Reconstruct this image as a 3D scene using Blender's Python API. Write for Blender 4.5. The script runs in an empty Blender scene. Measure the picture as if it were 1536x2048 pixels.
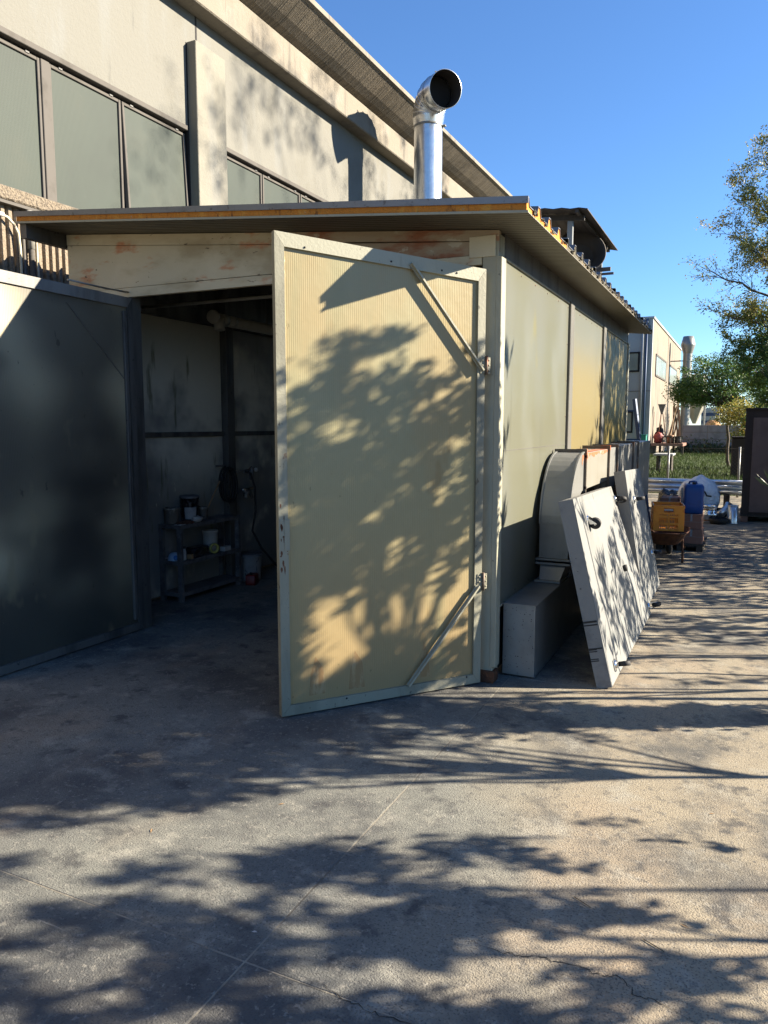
import bpy, math, random
import numpy as np
from mathutils import Vector, Matrix, noise as mnoise

random.seed(7)
RNG = np.random.default_rng(11)
SC = bpy.context.scene
COL = SC.collection
R = math.radians
PI = math.pi

# ------------------------------------------------------------------ camera
CAM = Vector((1.345, -4.438, 1.6))
YAW = R(25.554)
PITCH = R(6.617)
cd = bpy.data.cameras.new('camera'); cam = bpy.data.objects.new('camera', cd); COL.objects.link(cam)
cam.location = CAM
cam.rotation_euler = (R(90) - PITCH, 0, YAW)
cd.sensor_fit = 'HORIZONTAL'; cd.sensor_width = 36; cd.lens = 36 * 1500 / 1536
cd.clip_start = 0.05; cd.clip_end = 900
SC.camera = cam
# ------------------------------------------------------------------ sky, sun, exposure
SUN_EL = R(25.2)
SX, SY = math.cos(YAW), math.sin(YAW)          # horizontal direction towards the sun
SUN = Vector((SX * math.cos(SUN_EL), SY * math.cos(SUN_EL), math.sin(SUN_EL)))
w = bpy.data.worlds.new('World'); SC.world = w; w.use_nodes = True
nt = w.node_tree; bg = nt.nodes['Background']
sky = nt.nodes.new('ShaderNodeTexSky'); sky.sky_type = 'NISHITA'; sky.sun_disc = False
sky.sun_elevation = SUN_EL; sky.sun_rotation = math.atan2(SX, SY)
sky.altitude = 60; sky.air_density = 1.0; sky.dust_density = 0.0; sky.ozone_density = 8.0
nt.links.new(sky.outputs[0], bg.inputs[0]); bg.inputs[1].default_value = 0.057
sl = bpy.data.lights.new('sun', 'SUN'); sl.energy = 4.7; sl.angle = R(0.53); sl.color = (1.0, 0.88, 0.70)
so = bpy.data.objects.new('sun', sl); COL.objects.link(so); so.location = (20, 8, 14)
so.rotation_euler = SUN.to_track_quat('Z', 'Y').to_euler()
SC.view_settings.view_transform = 'Standard'; SC.view_settings.look = 'None'
SC.view_settings.gamma = 1.0; SC.view_settings.exposure = 2.10; SC.view_settings.use_curve_mapping = False

SC.render.engine = 'CYCLES'; SC.cycles.max_bounces = 5; SC.cycles.diffuse_bounces = 3; SC.cycles.glossy_bounces = 3; SC.cycles.transmission_bounces = 2; SC.cycles.caustics_reflective = False
# ------------------------------------------------------------------ materials
def mat(name, base, rough=0.6, metal=0.0, layers=(), bump=(), spec=0.4, trans=0.0, transcol=None, coat=0.0, vary=0.0):
    """layers: (colour, scale, lo, hi, amount[, kind[, detail]]); scale is a number or xyz; bump: (scale, distance[, kind])"""
    m = bpy.data.materials.new(name); m.use_nodes = True
    t = m.node_tree; N = t.nodes; L = t.links; b = N['Principled BSDF']
    b.inputs['Roughness'].default_value = rough; b.inputs['Metallic'].default_value = metal
    b.inputs['Specular IOR Level'].default_value = spec
    if coat: b.inputs['Coat Weight'].default_value = coat
    tc = N.new('ShaderNodeTexCoord')
    def tex(scale, kind, detail, seed):
        mp = N.new('ShaderNodeMapping'); L.new(tc.outputs['Object'], mp.inputs[0])
        s = scale if isinstance(scale, tuple) else (scale,) * 3
        mp.inputs['Scale'].default_value = s
        mp.inputs['Location'].default_value = (seed * 3.17, seed * 1.31, seed * 2.23)
        if kind == 'noise':
            n = N.new('ShaderNodeTexNoise'); n.inputs['Scale'].default_value = 1; n.inputs['Detail'].default_value = detail
            n.inputs['Roughness'].default_value = 0.6; L.new(mp.outputs[0], n.inputs['Vector']); return n.outputs[0]
        if kind == 'vor':
            n = N.new('ShaderNodeTexVoronoi'); n.inputs['Scale'].default_value = 1
            L.new(mp.outputs[0], n.inputs['Vector']); return n.outputs['Distance']
        if kind == 'crack':
            n = N.new('ShaderNodeTexVoronoi'); n.feature = 'DISTANCE_TO_EDGE'; n.inputs['Scale'].default_value = 1
            ns = N.new('ShaderNodeTexNoise'); ns.inputs['Scale'].default_value = 3; L.new(mp.outputs[0], ns.inputs['Vector'])
            mx = N.new('ShaderNodeMix'); mx.data_type = 'RGBA'; mx.inputs[0].default_value = .25
            L.new(mp.outputs[0], mx.inputs[6]); L.new(ns.outputs[1], mx.inputs[7])
            L.new(mx.outputs[2], n.inputs['Vector']); return n.outputs['Distance']
        if kind in ('wavex', 'wavey', 'wavez', 'waved'):
            n = N.new('ShaderNodeTexWave'); n.inputs['Scale'].default_value = 1
            n.bands_direction = {'wavex': 'X', 'wavey': 'Y', 'wavez': 'Z', 'waved': 'DIAGONAL'}[kind]
            n.inputs['Distortion'].default_value = 0; L.new(mp.outputs[0], n.inputs['Vector']); return n.outputs[1]
        if kind == 'gradx':
            mp.inputs['Location'].default_value = (0, 0, 0)
            ns = N.new('ShaderNodeTexNoise'); ns.inputs['Scale'].default_value = .9; ns.inputs['Detail'].default_value = 4; L.new(tc.outputs['Object'], ns.inputs['Vector'])
            sp = N.new('ShaderNodeSeparateXYZ'); L.new(mp.outputs[0], sp.inputs[0])
            ad = N.new('ShaderNodeMath'); ad.operation = 'ADD'; L.new(sp.outputs[0], ad.inputs[0]); L.new(sp.outputs[1], ad.inputs[1])
            a2 = N.new('ShaderNodeMath'); a2.operation = 'MULTIPLY_ADD'; L.new(ns.outputs[0], a2.inputs[0]); a2.inputs[1].default_value = 2.2; L.new(ad.outputs[0], a2.inputs[2])
            a3 = N.new('ShaderNodeMath'); a3.operation = 'SUBTRACT'; L.new(a2.outputs[0], a3.inputs[0]); a3.inputs[1].default_value = 1.1; return a3.outputs[0]
        if kind == 'gradz':
            mp.inputs['Location'].default_value = (0, 0, 0); sp = N.new('ShaderNodeSeparateXYZ'); L.new(mp.outputs[0], sp.inputs[0]); return sp.outputs[2]
    col = None
    for i, ly in enumerate(layers):
        c, scale, lo, hi, amt = ly[:5]
        kind = ly[5] if len(ly) > 5 else 'noise'; det = ly[6] if len(ly) > 6 else 4
        o = tex(scale, kind, det, i + 1 + len(name) * .37)
        mr = N.new('ShaderNodeMapRange'); mr.interpolation_type = 'SMOOTHSTEP'
        mr.inputs['From Min'].default_value = lo; mr.inputs['From Max'].default_value = hi
        mr.inputs['To Max'].default_value = amt
        L.new(o, mr.inputs[0])
        mx = N.new('ShaderNodeMix'); mx.data_type = 'RGBA'
        L.new(mr.outputs[0], mx.inputs[0])
        if col is None: mx.inputs[6].default_value = (*base, 1)
        else: L.new(col, mx.inputs[6])
        mx.inputs[7].default_value = (*c, 1); col = mx.outputs[2]
    if vary and col is not None:
        oi = N.new('ShaderNodeObjectInfo'); hs = N.new('ShaderNodeHueSaturation'); mr = N.new('ShaderNodeMapRange')
        mr.inputs['To Min'].default_value = 1 - vary; mr.inputs['To Max'].default_value = 1 + vary; L.new(oi.outputs['Random'], mr.inputs[0])
        L.new(mr.outputs[0], hs.inputs['Value']); L.new(col, hs.inputs['Color']); col = hs.outputs[0]
    if col is None: b.inputs['Base Color'].default_value = (*base, 1)
    else: L.new(col, b.inputs['Base Color'])
    prev = None
    for i, bp in enumerate(bump):
        sc, dist = bp[:2]; kind = bp[2] if len(bp) > 2 else 'noise'
        o = tex(sc, kind, 2, i + .5)
        bn = N.new('ShaderNodeBump'); bn.inputs['Strength'].default_value = 1; bn.inputs['Distance'].default_value = dist
        L.new(o, bn.inputs['Height'])
        if prev: L.new(prev, bn.inputs['Normal'])
        prev = bn.outputs[0]
    if prev: L.new(prev, b.inputs['Normal'])
    if trans > 0:
        tr = N.new('ShaderNodeBsdfTranslucent'); ms = N.new('ShaderNodeMixShader'); ms.inputs[0].default_value = trans
        if transcol: tr.inputs[0].default_value = (*transcol, 1)
        elif col is not None: L.new(col, tr.inputs[0])
        else: tr.inputs[0].default_value = (*base, 1)
        L.new(b.outputs[0], ms.inputs[1]); L.new(tr.outputs[0], ms.inputs[2])
        L.new(ms.outputs[0], N['Material Output'].inputs[0])
    return m

M = {}
M['concrete'] = mat('concrete', (.185, .186, .163), .85, 0, [
    ((.120, .122, .116), .5, .40, .62, .85), ((.290, .247, .178), (1, .25, 0), -.35, .75, .85, 'gradx'), ((.30, .235, .165), (1.1, .7, 1), .50, .68, .5, 'noise', 3), ((.30, .205, .13), (1.5, .8, 1), .57, .74, .4, 'noise', 3),
    ((.070, .072, .073), 1.7, .44, .64, .85, 'noise', 6), ((.33, .315, .265), 4.5, .53, .70, .55, 'noise', 6), ((.050, .051, .054), 6.0, .56, .70, .8, 'noise', 6),
    ((.085, .084, .082), 22, .54, .68, .55, 'noise', 4), ((.34, .32, .275), 48, .56, .70, .4, 'noise', 3), ((.055, .053, .051), 130, .52, .68, .75, 'noise', 3),
    ((.33, .315, .275), (3, 55, 1), .71, .74, .35, 'noise', 2), ((.065, .063, .062), 7.3, .07, .015, .8, 'vor'), ((.07, .066, .062), 19, .09, .02, .75, 'vor')],
    [(150, .0035)], .3)
M['joint'] = mat('joint_mortar', (.235, .215, .175), .9, 0, [((.09, .085, .075), 3, .42, .6, .9), ((.28, .26, .21), 40, .55, .7, .6)], [(80, .003)])
M['crack'] = mat('crack_dirt', (0.029, 0.027, 0.025), .95)
M['earth'] = mat('earth', (0.104, 0.084, 0.058), .95, 0, [((0.058, 0.071, 0.032), 1.2, .45, .6, .8), ((0.155, 0.129, 0.090), 5, .55, .7, .6)], [(10, .02)])
M['facade'] = mat('facade_paint', (0.154, 0.151, 0.134), .85, 0, [
    ((0.117, 0.112, 0.094), 1.4, .5, .72, .5), ((0.167, 0.172, 0.167), (3, 3, .7), .52, .7, .5), ((0.077, 0.078, 0.075), (5, 5, .8), .66, .8, .5),
    ((0.070, 0.070, 0.066), 30, .68, .76, .5), ((0.058, 0.057, 0.054), 14, .055, .02, .5, 'vor')], [(30, .004), (120, .002)], .2)
M['pilaster'] = mat('pilaster_paint', (0.190, 0.182, 0.153), .85, 0, [  # whiter than the facade, with bounced light on its side put into the colour
    ((0.144, 0.135, 0.108), 1.4, .5, .72, .5), ((0.206, 0.207, 0.191), (3, 3, .7), .52, .7, .5), ((0.095, 0.094, 0.086), (5, 5, .8), .66, .8, .5),
    ((0.086, 0.085, 0.075), 30, .68, .76, .5), ((0.072, 0.069, 0.062), 14, .055, .02, .5, 'vor')], [(30, .004), (120, .002)], .2)
M['cornice'] = mat('cornice_concrete', (0.192, 0.173, 0.143), .9, 0, [
    ((0.086, 0.081, 0.075), (4, 9, .7), .54, .75, .7), ((0.226, 0.212, 0.189), 3, .5, .7, .5), ((0.076, 0.070, 0.065), (30, 30, 1), .63, .75, .6)], [(25, .006), (110, .003)], .2)
M['soffit'] = mat('board_marked_soffit', (0.203, 0.174, 0.136), .92, 0, [
    ((0.097, 0.088, 0.072), (1.5, 38, 1.5), .42, .62, .75), ((0.242, 0.218, 0.179), (3, 60, 3), .58, .72, .6), ((0.063, 0.058, 0.054), 6, .62, .75, .5)],
    [((3, 55, 3), .02), (60, .006)], .2)
M['aggregate'] = mat('exposed_aggregate', (0.192, 0.160, 0.120), .95, 0, [((0.096, 0.080, 0.064), 45, .45, .6, .8), ((0.248, 0.220, 0.184), 70, .58, .7, .7)], [(60, .02), (25, .012)], .2)
M['rib'] = mat('fluted_concrete', (0.217, 0.179, 0.135), .95, 0, [((0.135, 0.109, 0.082), 45, .5, .64, .6), ((0.254, 0.224, 0.187), 80, .56, .7, .5)], [(70, .012)], .2)
M['winframe'] = mat('window_frame_metal', (.105, .098, .090), .85, 0, [((.07, .065, .058), 6, .5, .7, .6)], (), .1)
M['winglass'] = mat('ribbed_wired_glass', (0.030, 0.041, 0.034), .62, 0, [((0.024, 0.032, 0.028), (1.2, 1.2, .9), .45, .7, .6), ((0.039, 0.046, 0.036), 1.1, .55, .75, .6), ((0.058, 0.066, 0.057), 22, .69, .74, .3)],
                    [((0, 24, 0), .0005, 'wavey'), (180, .0005)], .25, vary=.16)
M['black'] = mat('black_gap', (0.012, 0.012, 0.013), .8)
M['rubber'] = mat('black_rubber', (0.017, 0.017, 0.018), .7, 0, [((0.060, 0.055, 0.051), 20, .6, .75, .5)])
M['frame'] = mat('pale_painted_steel', (0.285, 0.278, 0.211), .5, 0, [
    ((0.171, 0.160, 0.119), (9, 9, 1.6), .56, .72, .55), ((0.069, 0.055, 0.039), 26, .665, .72, .8), ((0.187, 0.076, 0.030), 11, .69, .74, .7), ((0.341, 0.328, 0.256), 3, .5, .7, .4)], [(60, .0012)], .45)
M['framedirty'] = mat('grimy_painted_steel', (0.231, 0.226, 0.172), .55, 0, [
    ((0.137, 0.131, 0.098), (5, 5, 1.0), .45, .66, .7), ((0.037, 0.033, 0.022), (16, 16, 10), .64, .69, .8), ((0.029, 0.024, 0.017), (50, 50, 30), .67, .70, .6), ((0.144, 0.063, 0.022), 9, .69, .74, .6)], [(60, .0015)], .4)
M['darkframe'] = mat('sooty_steel', (0.101, 0.101, 0.098), .55, .1, [((0.038, 0.038, 0.039), (6, 6, 1.3), .42, .66, .8), ((0.170, 0.164, 0.145), (9, 9, 1.2), .6, .75, .6), ((0.012, 0.012, 0.012), 30, .63, .7, .7)], [(60, .001)], .4)
M['polydoor'] = mat('twinwall_sheet_cream', (0.315, 0.284, 0.162), .38, 0, [((0.338, 0.233, 0.113), 1.0, 1.5, .0, .9, 'gradz'), 
    ((0.326, 0.246, 0.123), (1.6, 1.6, .8), .40, .62, .65), ((0.262, 0.246, 0.136), (5, 5, .5), .52, .7, .5), ((0.248, 0.158, 0.059), (3.2, 3.2, 1.4), .62, .72, .55),
    ((0.189, 0.173, 0.091), (27, 0, 0), .35, .75, .15, 'wavex'), ((0.142, 0.121, 0.059), (26, 26, 14), .69, .74, .6), ((0.388, 0.366, 0.246), 90, .70, .74, .6)],
    [((27, 0, 0), .0004, 'wavex'), (9, .002)], .45, .12)
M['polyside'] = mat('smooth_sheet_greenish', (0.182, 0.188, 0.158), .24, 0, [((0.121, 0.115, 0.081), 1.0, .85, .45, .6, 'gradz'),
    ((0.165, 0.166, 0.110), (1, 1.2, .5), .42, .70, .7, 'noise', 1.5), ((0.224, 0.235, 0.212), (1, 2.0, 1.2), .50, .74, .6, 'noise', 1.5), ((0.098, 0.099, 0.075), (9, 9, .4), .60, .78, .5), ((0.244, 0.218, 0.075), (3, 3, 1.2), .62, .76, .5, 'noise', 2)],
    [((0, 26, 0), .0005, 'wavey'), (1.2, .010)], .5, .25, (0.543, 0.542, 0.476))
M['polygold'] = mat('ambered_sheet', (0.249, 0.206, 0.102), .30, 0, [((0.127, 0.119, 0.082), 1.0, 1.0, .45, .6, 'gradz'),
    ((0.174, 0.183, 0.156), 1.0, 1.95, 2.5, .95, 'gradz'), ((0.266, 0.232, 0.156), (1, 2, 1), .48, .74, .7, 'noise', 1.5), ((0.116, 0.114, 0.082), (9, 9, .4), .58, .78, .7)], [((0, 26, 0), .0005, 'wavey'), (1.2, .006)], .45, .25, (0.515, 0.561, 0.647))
M['polyolive'] = mat('aged_olive_sheet', (0.241, 0.189, 0.065), .34, 0, [
    ((0.160, 0.139, 0.065), (1, 1.5, .5), .42, .68, .7, 'noise', 1.5), ((0.306, 0.233, 0.081), (1, 3, .6), .55, .75, .6, 'noise', 1.5), ((0.102, 0.095, 0.052), (9, 9, .4), .58, .78, .6)], [(1.2, .004)], .4, .34, (.62, .60, .52))
M['mullion'] = mat('dull_grey_mullion', (.115, .112, .10), .5, .1, [((.07, .068, .06), (6, 6, 1.5), .48, .7, .7), ((.16, .155, .14), (12, 12, 1), .6, .74, .5)], [(60, .001)], .35)
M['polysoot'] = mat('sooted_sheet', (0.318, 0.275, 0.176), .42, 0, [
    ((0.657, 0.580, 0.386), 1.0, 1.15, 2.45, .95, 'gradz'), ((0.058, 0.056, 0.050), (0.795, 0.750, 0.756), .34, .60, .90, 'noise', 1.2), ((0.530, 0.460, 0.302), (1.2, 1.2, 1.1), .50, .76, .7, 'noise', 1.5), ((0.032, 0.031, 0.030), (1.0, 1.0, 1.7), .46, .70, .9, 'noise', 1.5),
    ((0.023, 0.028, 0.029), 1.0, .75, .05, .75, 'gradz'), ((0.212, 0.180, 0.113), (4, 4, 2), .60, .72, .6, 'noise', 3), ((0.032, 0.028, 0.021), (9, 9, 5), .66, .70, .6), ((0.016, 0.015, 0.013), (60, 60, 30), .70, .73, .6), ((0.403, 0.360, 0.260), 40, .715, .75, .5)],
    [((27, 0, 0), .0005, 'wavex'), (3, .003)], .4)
M['railgrey'] = mat('grimy_top_rail', (.17, .17, .165), .55, .1, [((.08, .08, .08), (6, 6, 1.3), .42, .66, .7), ((.03, .03, .03), 30, .66, .7, .7)], [(60, .001)], .4)  # pale rail with grime, its grey darkened to put the shade into the colour
M['braceshade'] = mat('soot_line', (0.120, 0.116, 0.110), .6)  # dark tone for the brace silhouette painted on the left door
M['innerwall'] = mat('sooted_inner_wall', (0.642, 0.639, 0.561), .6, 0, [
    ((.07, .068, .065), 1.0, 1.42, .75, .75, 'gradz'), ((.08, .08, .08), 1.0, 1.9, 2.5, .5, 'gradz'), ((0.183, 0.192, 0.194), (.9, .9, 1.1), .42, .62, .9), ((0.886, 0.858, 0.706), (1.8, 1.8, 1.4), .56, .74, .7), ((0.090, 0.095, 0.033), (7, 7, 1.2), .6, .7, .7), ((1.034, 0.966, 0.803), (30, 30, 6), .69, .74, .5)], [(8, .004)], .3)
M['board'] = mat('weathered_fascia_board', (0.510, 0.470, 0.350), .75, 0, [
    ((0.300, 0.250, 0.160), (1.6, 1, 4), .46, .68, .7), ((0.440, 0.160, 0.070), (2.6, 1, 7), .57, .70, .8), ((0.100, 0.080, 0.060), (9, 5, 30), .66, .70, .85), ((0.100, 0.080, 0.060), (40, 20, 40), .69, .72, .7), ((0.580, 0.540, 0.420), 4, .5, .7, .4)], [(35, .002)], .3)
M['boardred'] = mat('peeling_fascia_board', (0.350, 0.291, 0.213), .8, 0, [
    ((0.261, 0.083, 0.038), (2.5, 1, 7), .42, .58, .8), ((0.465, 0.426, 0.339), (8, 3, 14), .60, .66, .8), ((0.078, 0.048, 0.038), (14, 5, 26), .66, .72, .8)], [(35, .003)], .3)
M['roofmetal'] = mat('roof_sheet_grey', (0.194, 0.201, 0.213), .42, .5, [((0.129, 0.129, 0.136), 7, .5, .7, .6), ((0.065, 0.058, 0.052), 28, .62, .7, .7)], [(30, .001)])
M['foam'] = mat('orange_foam_core', (0.450, 0.176, 0.026), .9, 0, [((0.120, 0.045, 0.015), (26, 26, 8), .56, .70, .9), ((0.562, 0.285, 0.053), (12, 12, 6), .52, .66, .6), ((0.262, 0.240, 0.210), 30, .66, .74, .7)], [(60, .01)])
M['foamgrey'] = mat('weathered_foam_edge', (0.109, 0.097, 0.069), .95, 0, [((0.037, 0.035, 0.031), 40, .48, .6, .9), ((0.228, 0.137, 0.038), 16, .55, .7, .8), ((0.191, 0.217, 0.207), 55, .6, .7, .7)], [(60, .012)])
M['soffitmetal'] = mat('white_soffit_sheet', (0.146, 0.135, 0.107), .5, .1, [((0.097, 0.087, 0.066), (5, 2, 5), .5, .7, .7), ((0.041, 0.035, 0.024), (3, 30, 3), .66, .74, .7), ((0.076, 0.069, 0.052), (0, 7, 0), .25, .75, .65, 'wavey')],
                       [((0, 7, 0), .008, 'wavey')], .4)
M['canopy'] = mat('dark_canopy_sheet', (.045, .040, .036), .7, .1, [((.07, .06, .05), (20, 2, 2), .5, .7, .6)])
M['stain'] = mat('rusty_drip_stain', (.26, .165, .075), .5, 0, [((.35, .26, .14), (30, 30, 8), .5, .65, .8)])
M['galv'] = mat('galvanised_steel', (0.620, 0.640, 0.660), .30, .9, [((0.450, 0.470, 0.500), 5, .45, .65, .6), ((0.700, 0.720, 0.740), 16, .52, .66, .5), ((0.300, 0.310, 0.330), (8, 8, .7), .62, .78, .5)], [(7, .004), (60, .0004)])
M['galvdull'] = mat('dull_zinc_sheet', (0.226, 0.230, 0.222), .42, .45, [((0.172, 0.176, 0.172), 4, .45, .65, .6), ((0.271, 0.271, 0.258), (6, 6, 1.2), .5, .7, .5), ((0.099, 0.095, 0.090), 18, .66, .76, .5)], [(4, .006), (60, .0005)])
M['ductcream'] = mat('stained_duct_sheet', (0.229, 0.221, 0.192), .45, .25, [((0.184, 0.172, 0.139), (7, 14, 1), .5, .7, .6), ((0.253, 0.245, 0.225), 4, .5, .7, .5)], [(4, .006)])
M['ductorange'] = mat('orange_primer', (0.313, 0.086, 0.030), .7, 0, [((0.282, 0.252, 0.212), (6, 9, 9), .52, .62, .9), ((0.202, 0.051, 0.019), 20, .55, .7, .6)])
M['flange'] = mat('rusty_flange', (0.129, 0.110, 0.090), .6, .4, [((0.194, 0.065, 0.025), 9, .5, .68, .8), ((0.219, 0.219, 0.213), 14, .56, .7, .7)], [(60, .001)])
M['leanboard'] = mat('white_door_leaf', (0.174, 0.181, 0.178), .5, 0, [((0.133, 0.136, 0.133), (2, 5, 2), .50, .74, .6, 'noise', 2), ((0.193, 0.199, 0.198), 5, .5, .7, .4, 'noise', 2), ((0.052, 0.047, 0.041), (26, 26, 26), .72, .75, .6)], [(4, .003)], .4)
M['leanedge'] = mat('grey_board_edge', (0.225, 0.219, 0.202), .65, 0, [((0.135, 0.129, 0.123), (4, 4, 6), .5, .68, .7), ((0.033, 0.033, 0.033), 30, .66, .72, .8)], [(60, .002)])
M['tape'] = mat('black_tape', (0.015, 0.015, 0.016), .5)
M['chrome'] = mat('bright_zinc', (0.720, 0.740, 0.760), .2, 1.0)
M['rust'] = mat('rusted_iron', (0.110, 0.048, 0.025), .8, .3, [((0.045, 0.023, 0.016), 12, .45, .65, .8), ((0.194, 0.084, 0.039), 30, .56, .7, .6)], [(60, .004)])
M['wood'] = mat('raw_timber', (0.258, 0.168, 0.090), .8, 0, [((0.168, 0.104, 0.058), (20, 20, 1.2), .48, .66, .7), ((0.336, 0.239, 0.142), 8, .55, .7, .5)], [((40, 40, 3), .003)])
M['pallet'] = mat('old_pallet_wood', (0.065, 0.055, 0.045), .9, 0, [((0.032, 0.029, 0.025), 9, .45, .65, .8), ((0.116, 0.097, 0.077), (30, 4, 30), .55, .7, .7)], [(60, .004)])
M['orange'] = mat('orange_plastic', (0.765, 0.265, 0.021), .45, 0, [((0.585, 0.170, 0.013), 7, .5, .7, .6), ((0.319, 0.149, 0.054), 26, .66, .74, .6)], [(50, .001)])
M['blue'] = mat('blue_plastic', (0.010, 0.064, 0.255), .42, 0, [((0.017, 0.043, 0.145), 6, .52, .72, .6), ((0.085, 0.136, 0.255), 26, .68, .75, .4)], [(12, .003)])
M['whitebag'] = mat('white_sack_fabric', (0.739, 0.776, 0.828), .75, 0, [((0.510, 0.562, 0.662), 7, .5, .68, .7), ((0.383, 0.356, 0.318), 20, .66, .75, .4)], [(9, .05), (40, .01)])
M['blackbag'] = mat('black_bin_liner', (0.014, 0.015, 0.020), .28, 0, [((0.052, 0.055, 0.065), 12, .58, .72, .5)], [(11, .06), (34, .02)], .6)
M['clearbag'] = mat('clear_plastic_wrap', (0.336, 0.355, 0.375), .25, 0, [((0.194, 0.194, 0.207), 9, .45, .65, .7)], [(14, .06), (40, .02)], .6, .3)
M['card'] = mat('pinkish_cardboard', (0.219, 0.120, 0.090), .9, 0, [((0.155, 0.077, 0.058), 7, .5, .68, .7), ((0.297, 0.194, 0.162), 15, .58, .72, .5)], [(30, .004)])
M['container'] = mat('brown_painted_steel', (0.032, 0.022, 0.020), .6, .1, [((0.023, 0.015, 0.014), 3, .45, .65, .7), ((0.055, 0.036, 0.025), (6, 6, 1), .58, .74, .6)], [(20, .002)])
M['containerlight'] = mat('taupe_steel_panel', (0.129, 0.095, 0.091), .62, .1, [((0.091, 0.068, 0.065), 2.5, .45, .65, .7), ((0.160, 0.123, 0.110), (7, 7, 1), .58, .74, .6)], [(20, .002)])
M['farwall'] = mat('grey_precast_wall', (0.360, 0.371, 0.373), .85, 0, [((0.281, 0.287, 0.285), .5, .45, .65, .6), ((0.220, 0.214, 0.204), (2.5, 2.5, .25), .58, .75, .6)], [(6, .01)])
M['farwallwarm'] = mat('weathered_precast_wall', (0.194, 0.163, 0.128), .9, 0, [((0.097, 0.085, 0.074), (1.4, 1.4, .2), .5, .68, .75), ((0.217, 0.194, 0.163), 1.2, .5, .7, .5)], [(6, .01)])
M['farglass'] = mat('far_window_glass', (0.219, 0.246, 0.213), .25, 0, [((0.142, 0.168, 0.155), 1.2, .45, .7, .6)])
M['block'] = mat('concrete_block', (0.233, 0.224, 0.221), .9, 0, [((0.155, 0.151, 0.146), 2.2, .45, .66, .7), ((0.280, 0.271, 0.256), 8, .55, .7, .5)], [(18, .01)])
M['leafdark'] = mat('dark_green_leaf', (0.075, 0.144, 0.037), .5, 0, [((0.138, 0.206, 0.037), 1.3, .48, .66, .8), ((0.037, 0.089, 0.022), 3.5, .52, .7, .7), ((0.275, 0.275, 0.044), 2.2, .62, .75, .7)], (), .4, .35)
M['leafyellow'] = mat('young_yellow_leaf', (0.228, 0.228, 0.054), .5, 0, [((0.360, 0.264, 0.048), 1.1, .48, .66, .8), ((0.120, 0.162, 0.042), 2.5, .5, .7, .8)], (), .4, .4)
M['leafshade'] = mat('evergreen_leaf', (.05, .075, .028), .5)
M['bark'] = mat('grey_bark', (0.102, 0.081, 0.064), .9, 0, [((0.051, 0.043, 0.034), (14, 14, 3), .48, .64, .8)], [((30, 30, 6), .01)])
M['grass'] = mat('meadow_grass', (0.040, 0.069, 0.017), .7, 0, [((0.069, 0.090, 0.024), .7, .46, .66, .8), ((0.105, 0.100, 0.042), 2, .6, .74, .6)], (), .3, .3)  # greens darkened to stand in for tree shade over the meadow
M['lawn'] = mat('lawn_soil', (0.055, 0.085, 0.025), .95, 0, [((0.085, 0.102, 0.038), .8, .46, .66, .8)], [(6, .03)])
M['red'] = mat('faded_red_paint', (0.271, 0.045, 0.039), .6, 0, [((0.355, 0.155, 0.142), 5, .5, .7, .6)])
M['teal'] = mat('teal_plastic', (0.013, 0.181, 0.142), .6)
M['copper'] = mat('brown_drum_paint', (0.194, 0.090, 0.039), .5, .2, [((0.104, 0.052, 0.025), 4, .5, .68, .7)])
M['bluegrey'] = mat('blue_steel_paint', (0.045, 0.077, 0.149), .5, .2)
M['whiteplastic'] = mat('white_plastic', (0.400, 0.400, 0.388), .45, 0, [((0.271, 0.258, 0.233), 8, .5, .68, .6)])
M['pailwhite'] = mat('dripped_white_plastic', (0.323, 0.323, 0.330), .5, 0, [((0.013, 0.013, 0.014), (30, 30, 5), .60, .64, .95), ((0.226, 0.219, 0.213), 9, .5, .7, .5)])
M['maskblue'] = mat('pale_blue_plastic', (0.323, 0.476, 0.663), .35)
M['maskdisc'] = mat('bright_blue_plastic', (0.025, 0.162, 0.468), .4)
M['paper'] = mat('crumpled_paper', (0.452, 0.439, 0.413), .9, 0, (), [(60, .01)])
M['rag'] = mat('brown_rag', (0.084, 0.036, 0.025), .95, 0, [((0.142, 0.077, 0.052), 20, .5, .66, .7)], [(40, .01)])
M['tin'] = mat('splashed_tin', (0.194, 0.181, 0.162), .5, .4, [((0.355, 0.336, 0.297), (14, 14, 5), .55, .62, .9), ((0.039, 0.032, 0.032), 12, .55, .68, .8)])
M['benchsteel'] = mat('grimy_bench_steel', (0.146, 0.146, 0.154), .6, .3, [((0.067, 0.067, 0.072), 7, .45, .65, .8), ((0.290, 0.282, 0.275), 26, .62, .72, .6)], [(40, .002)])
M['yellowplastic'] = mat('yellow_plastic', (0.355, 0.323, 0.090), .5)
M['skyblueplastic'] = mat('blue_cloth', (0.020, 0.077, 0.271), .8)
M['redcan'] = mat('red_can_paint', (0.142, 0.009, 0.009), .45)
M['tarp'] = mat('faded_orange_tarp', (.42, .22, .09), .8, 0, [((.34, .20, .11), 2, .45, .65, .6)])
M['silo'] = mat('cream_hopper_paint', (0.310, 0.297, 0.258), .6, 0, [((0.246, 0.233, 0.201), 1.5, .45, .65, .6)])
M['pvc'] = mat('dusty_pvc', (0.271, 0.265, 0.239), .5, 0, [((0.168, 0.162, 0.142), 6, .5, .7, .7)])

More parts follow.
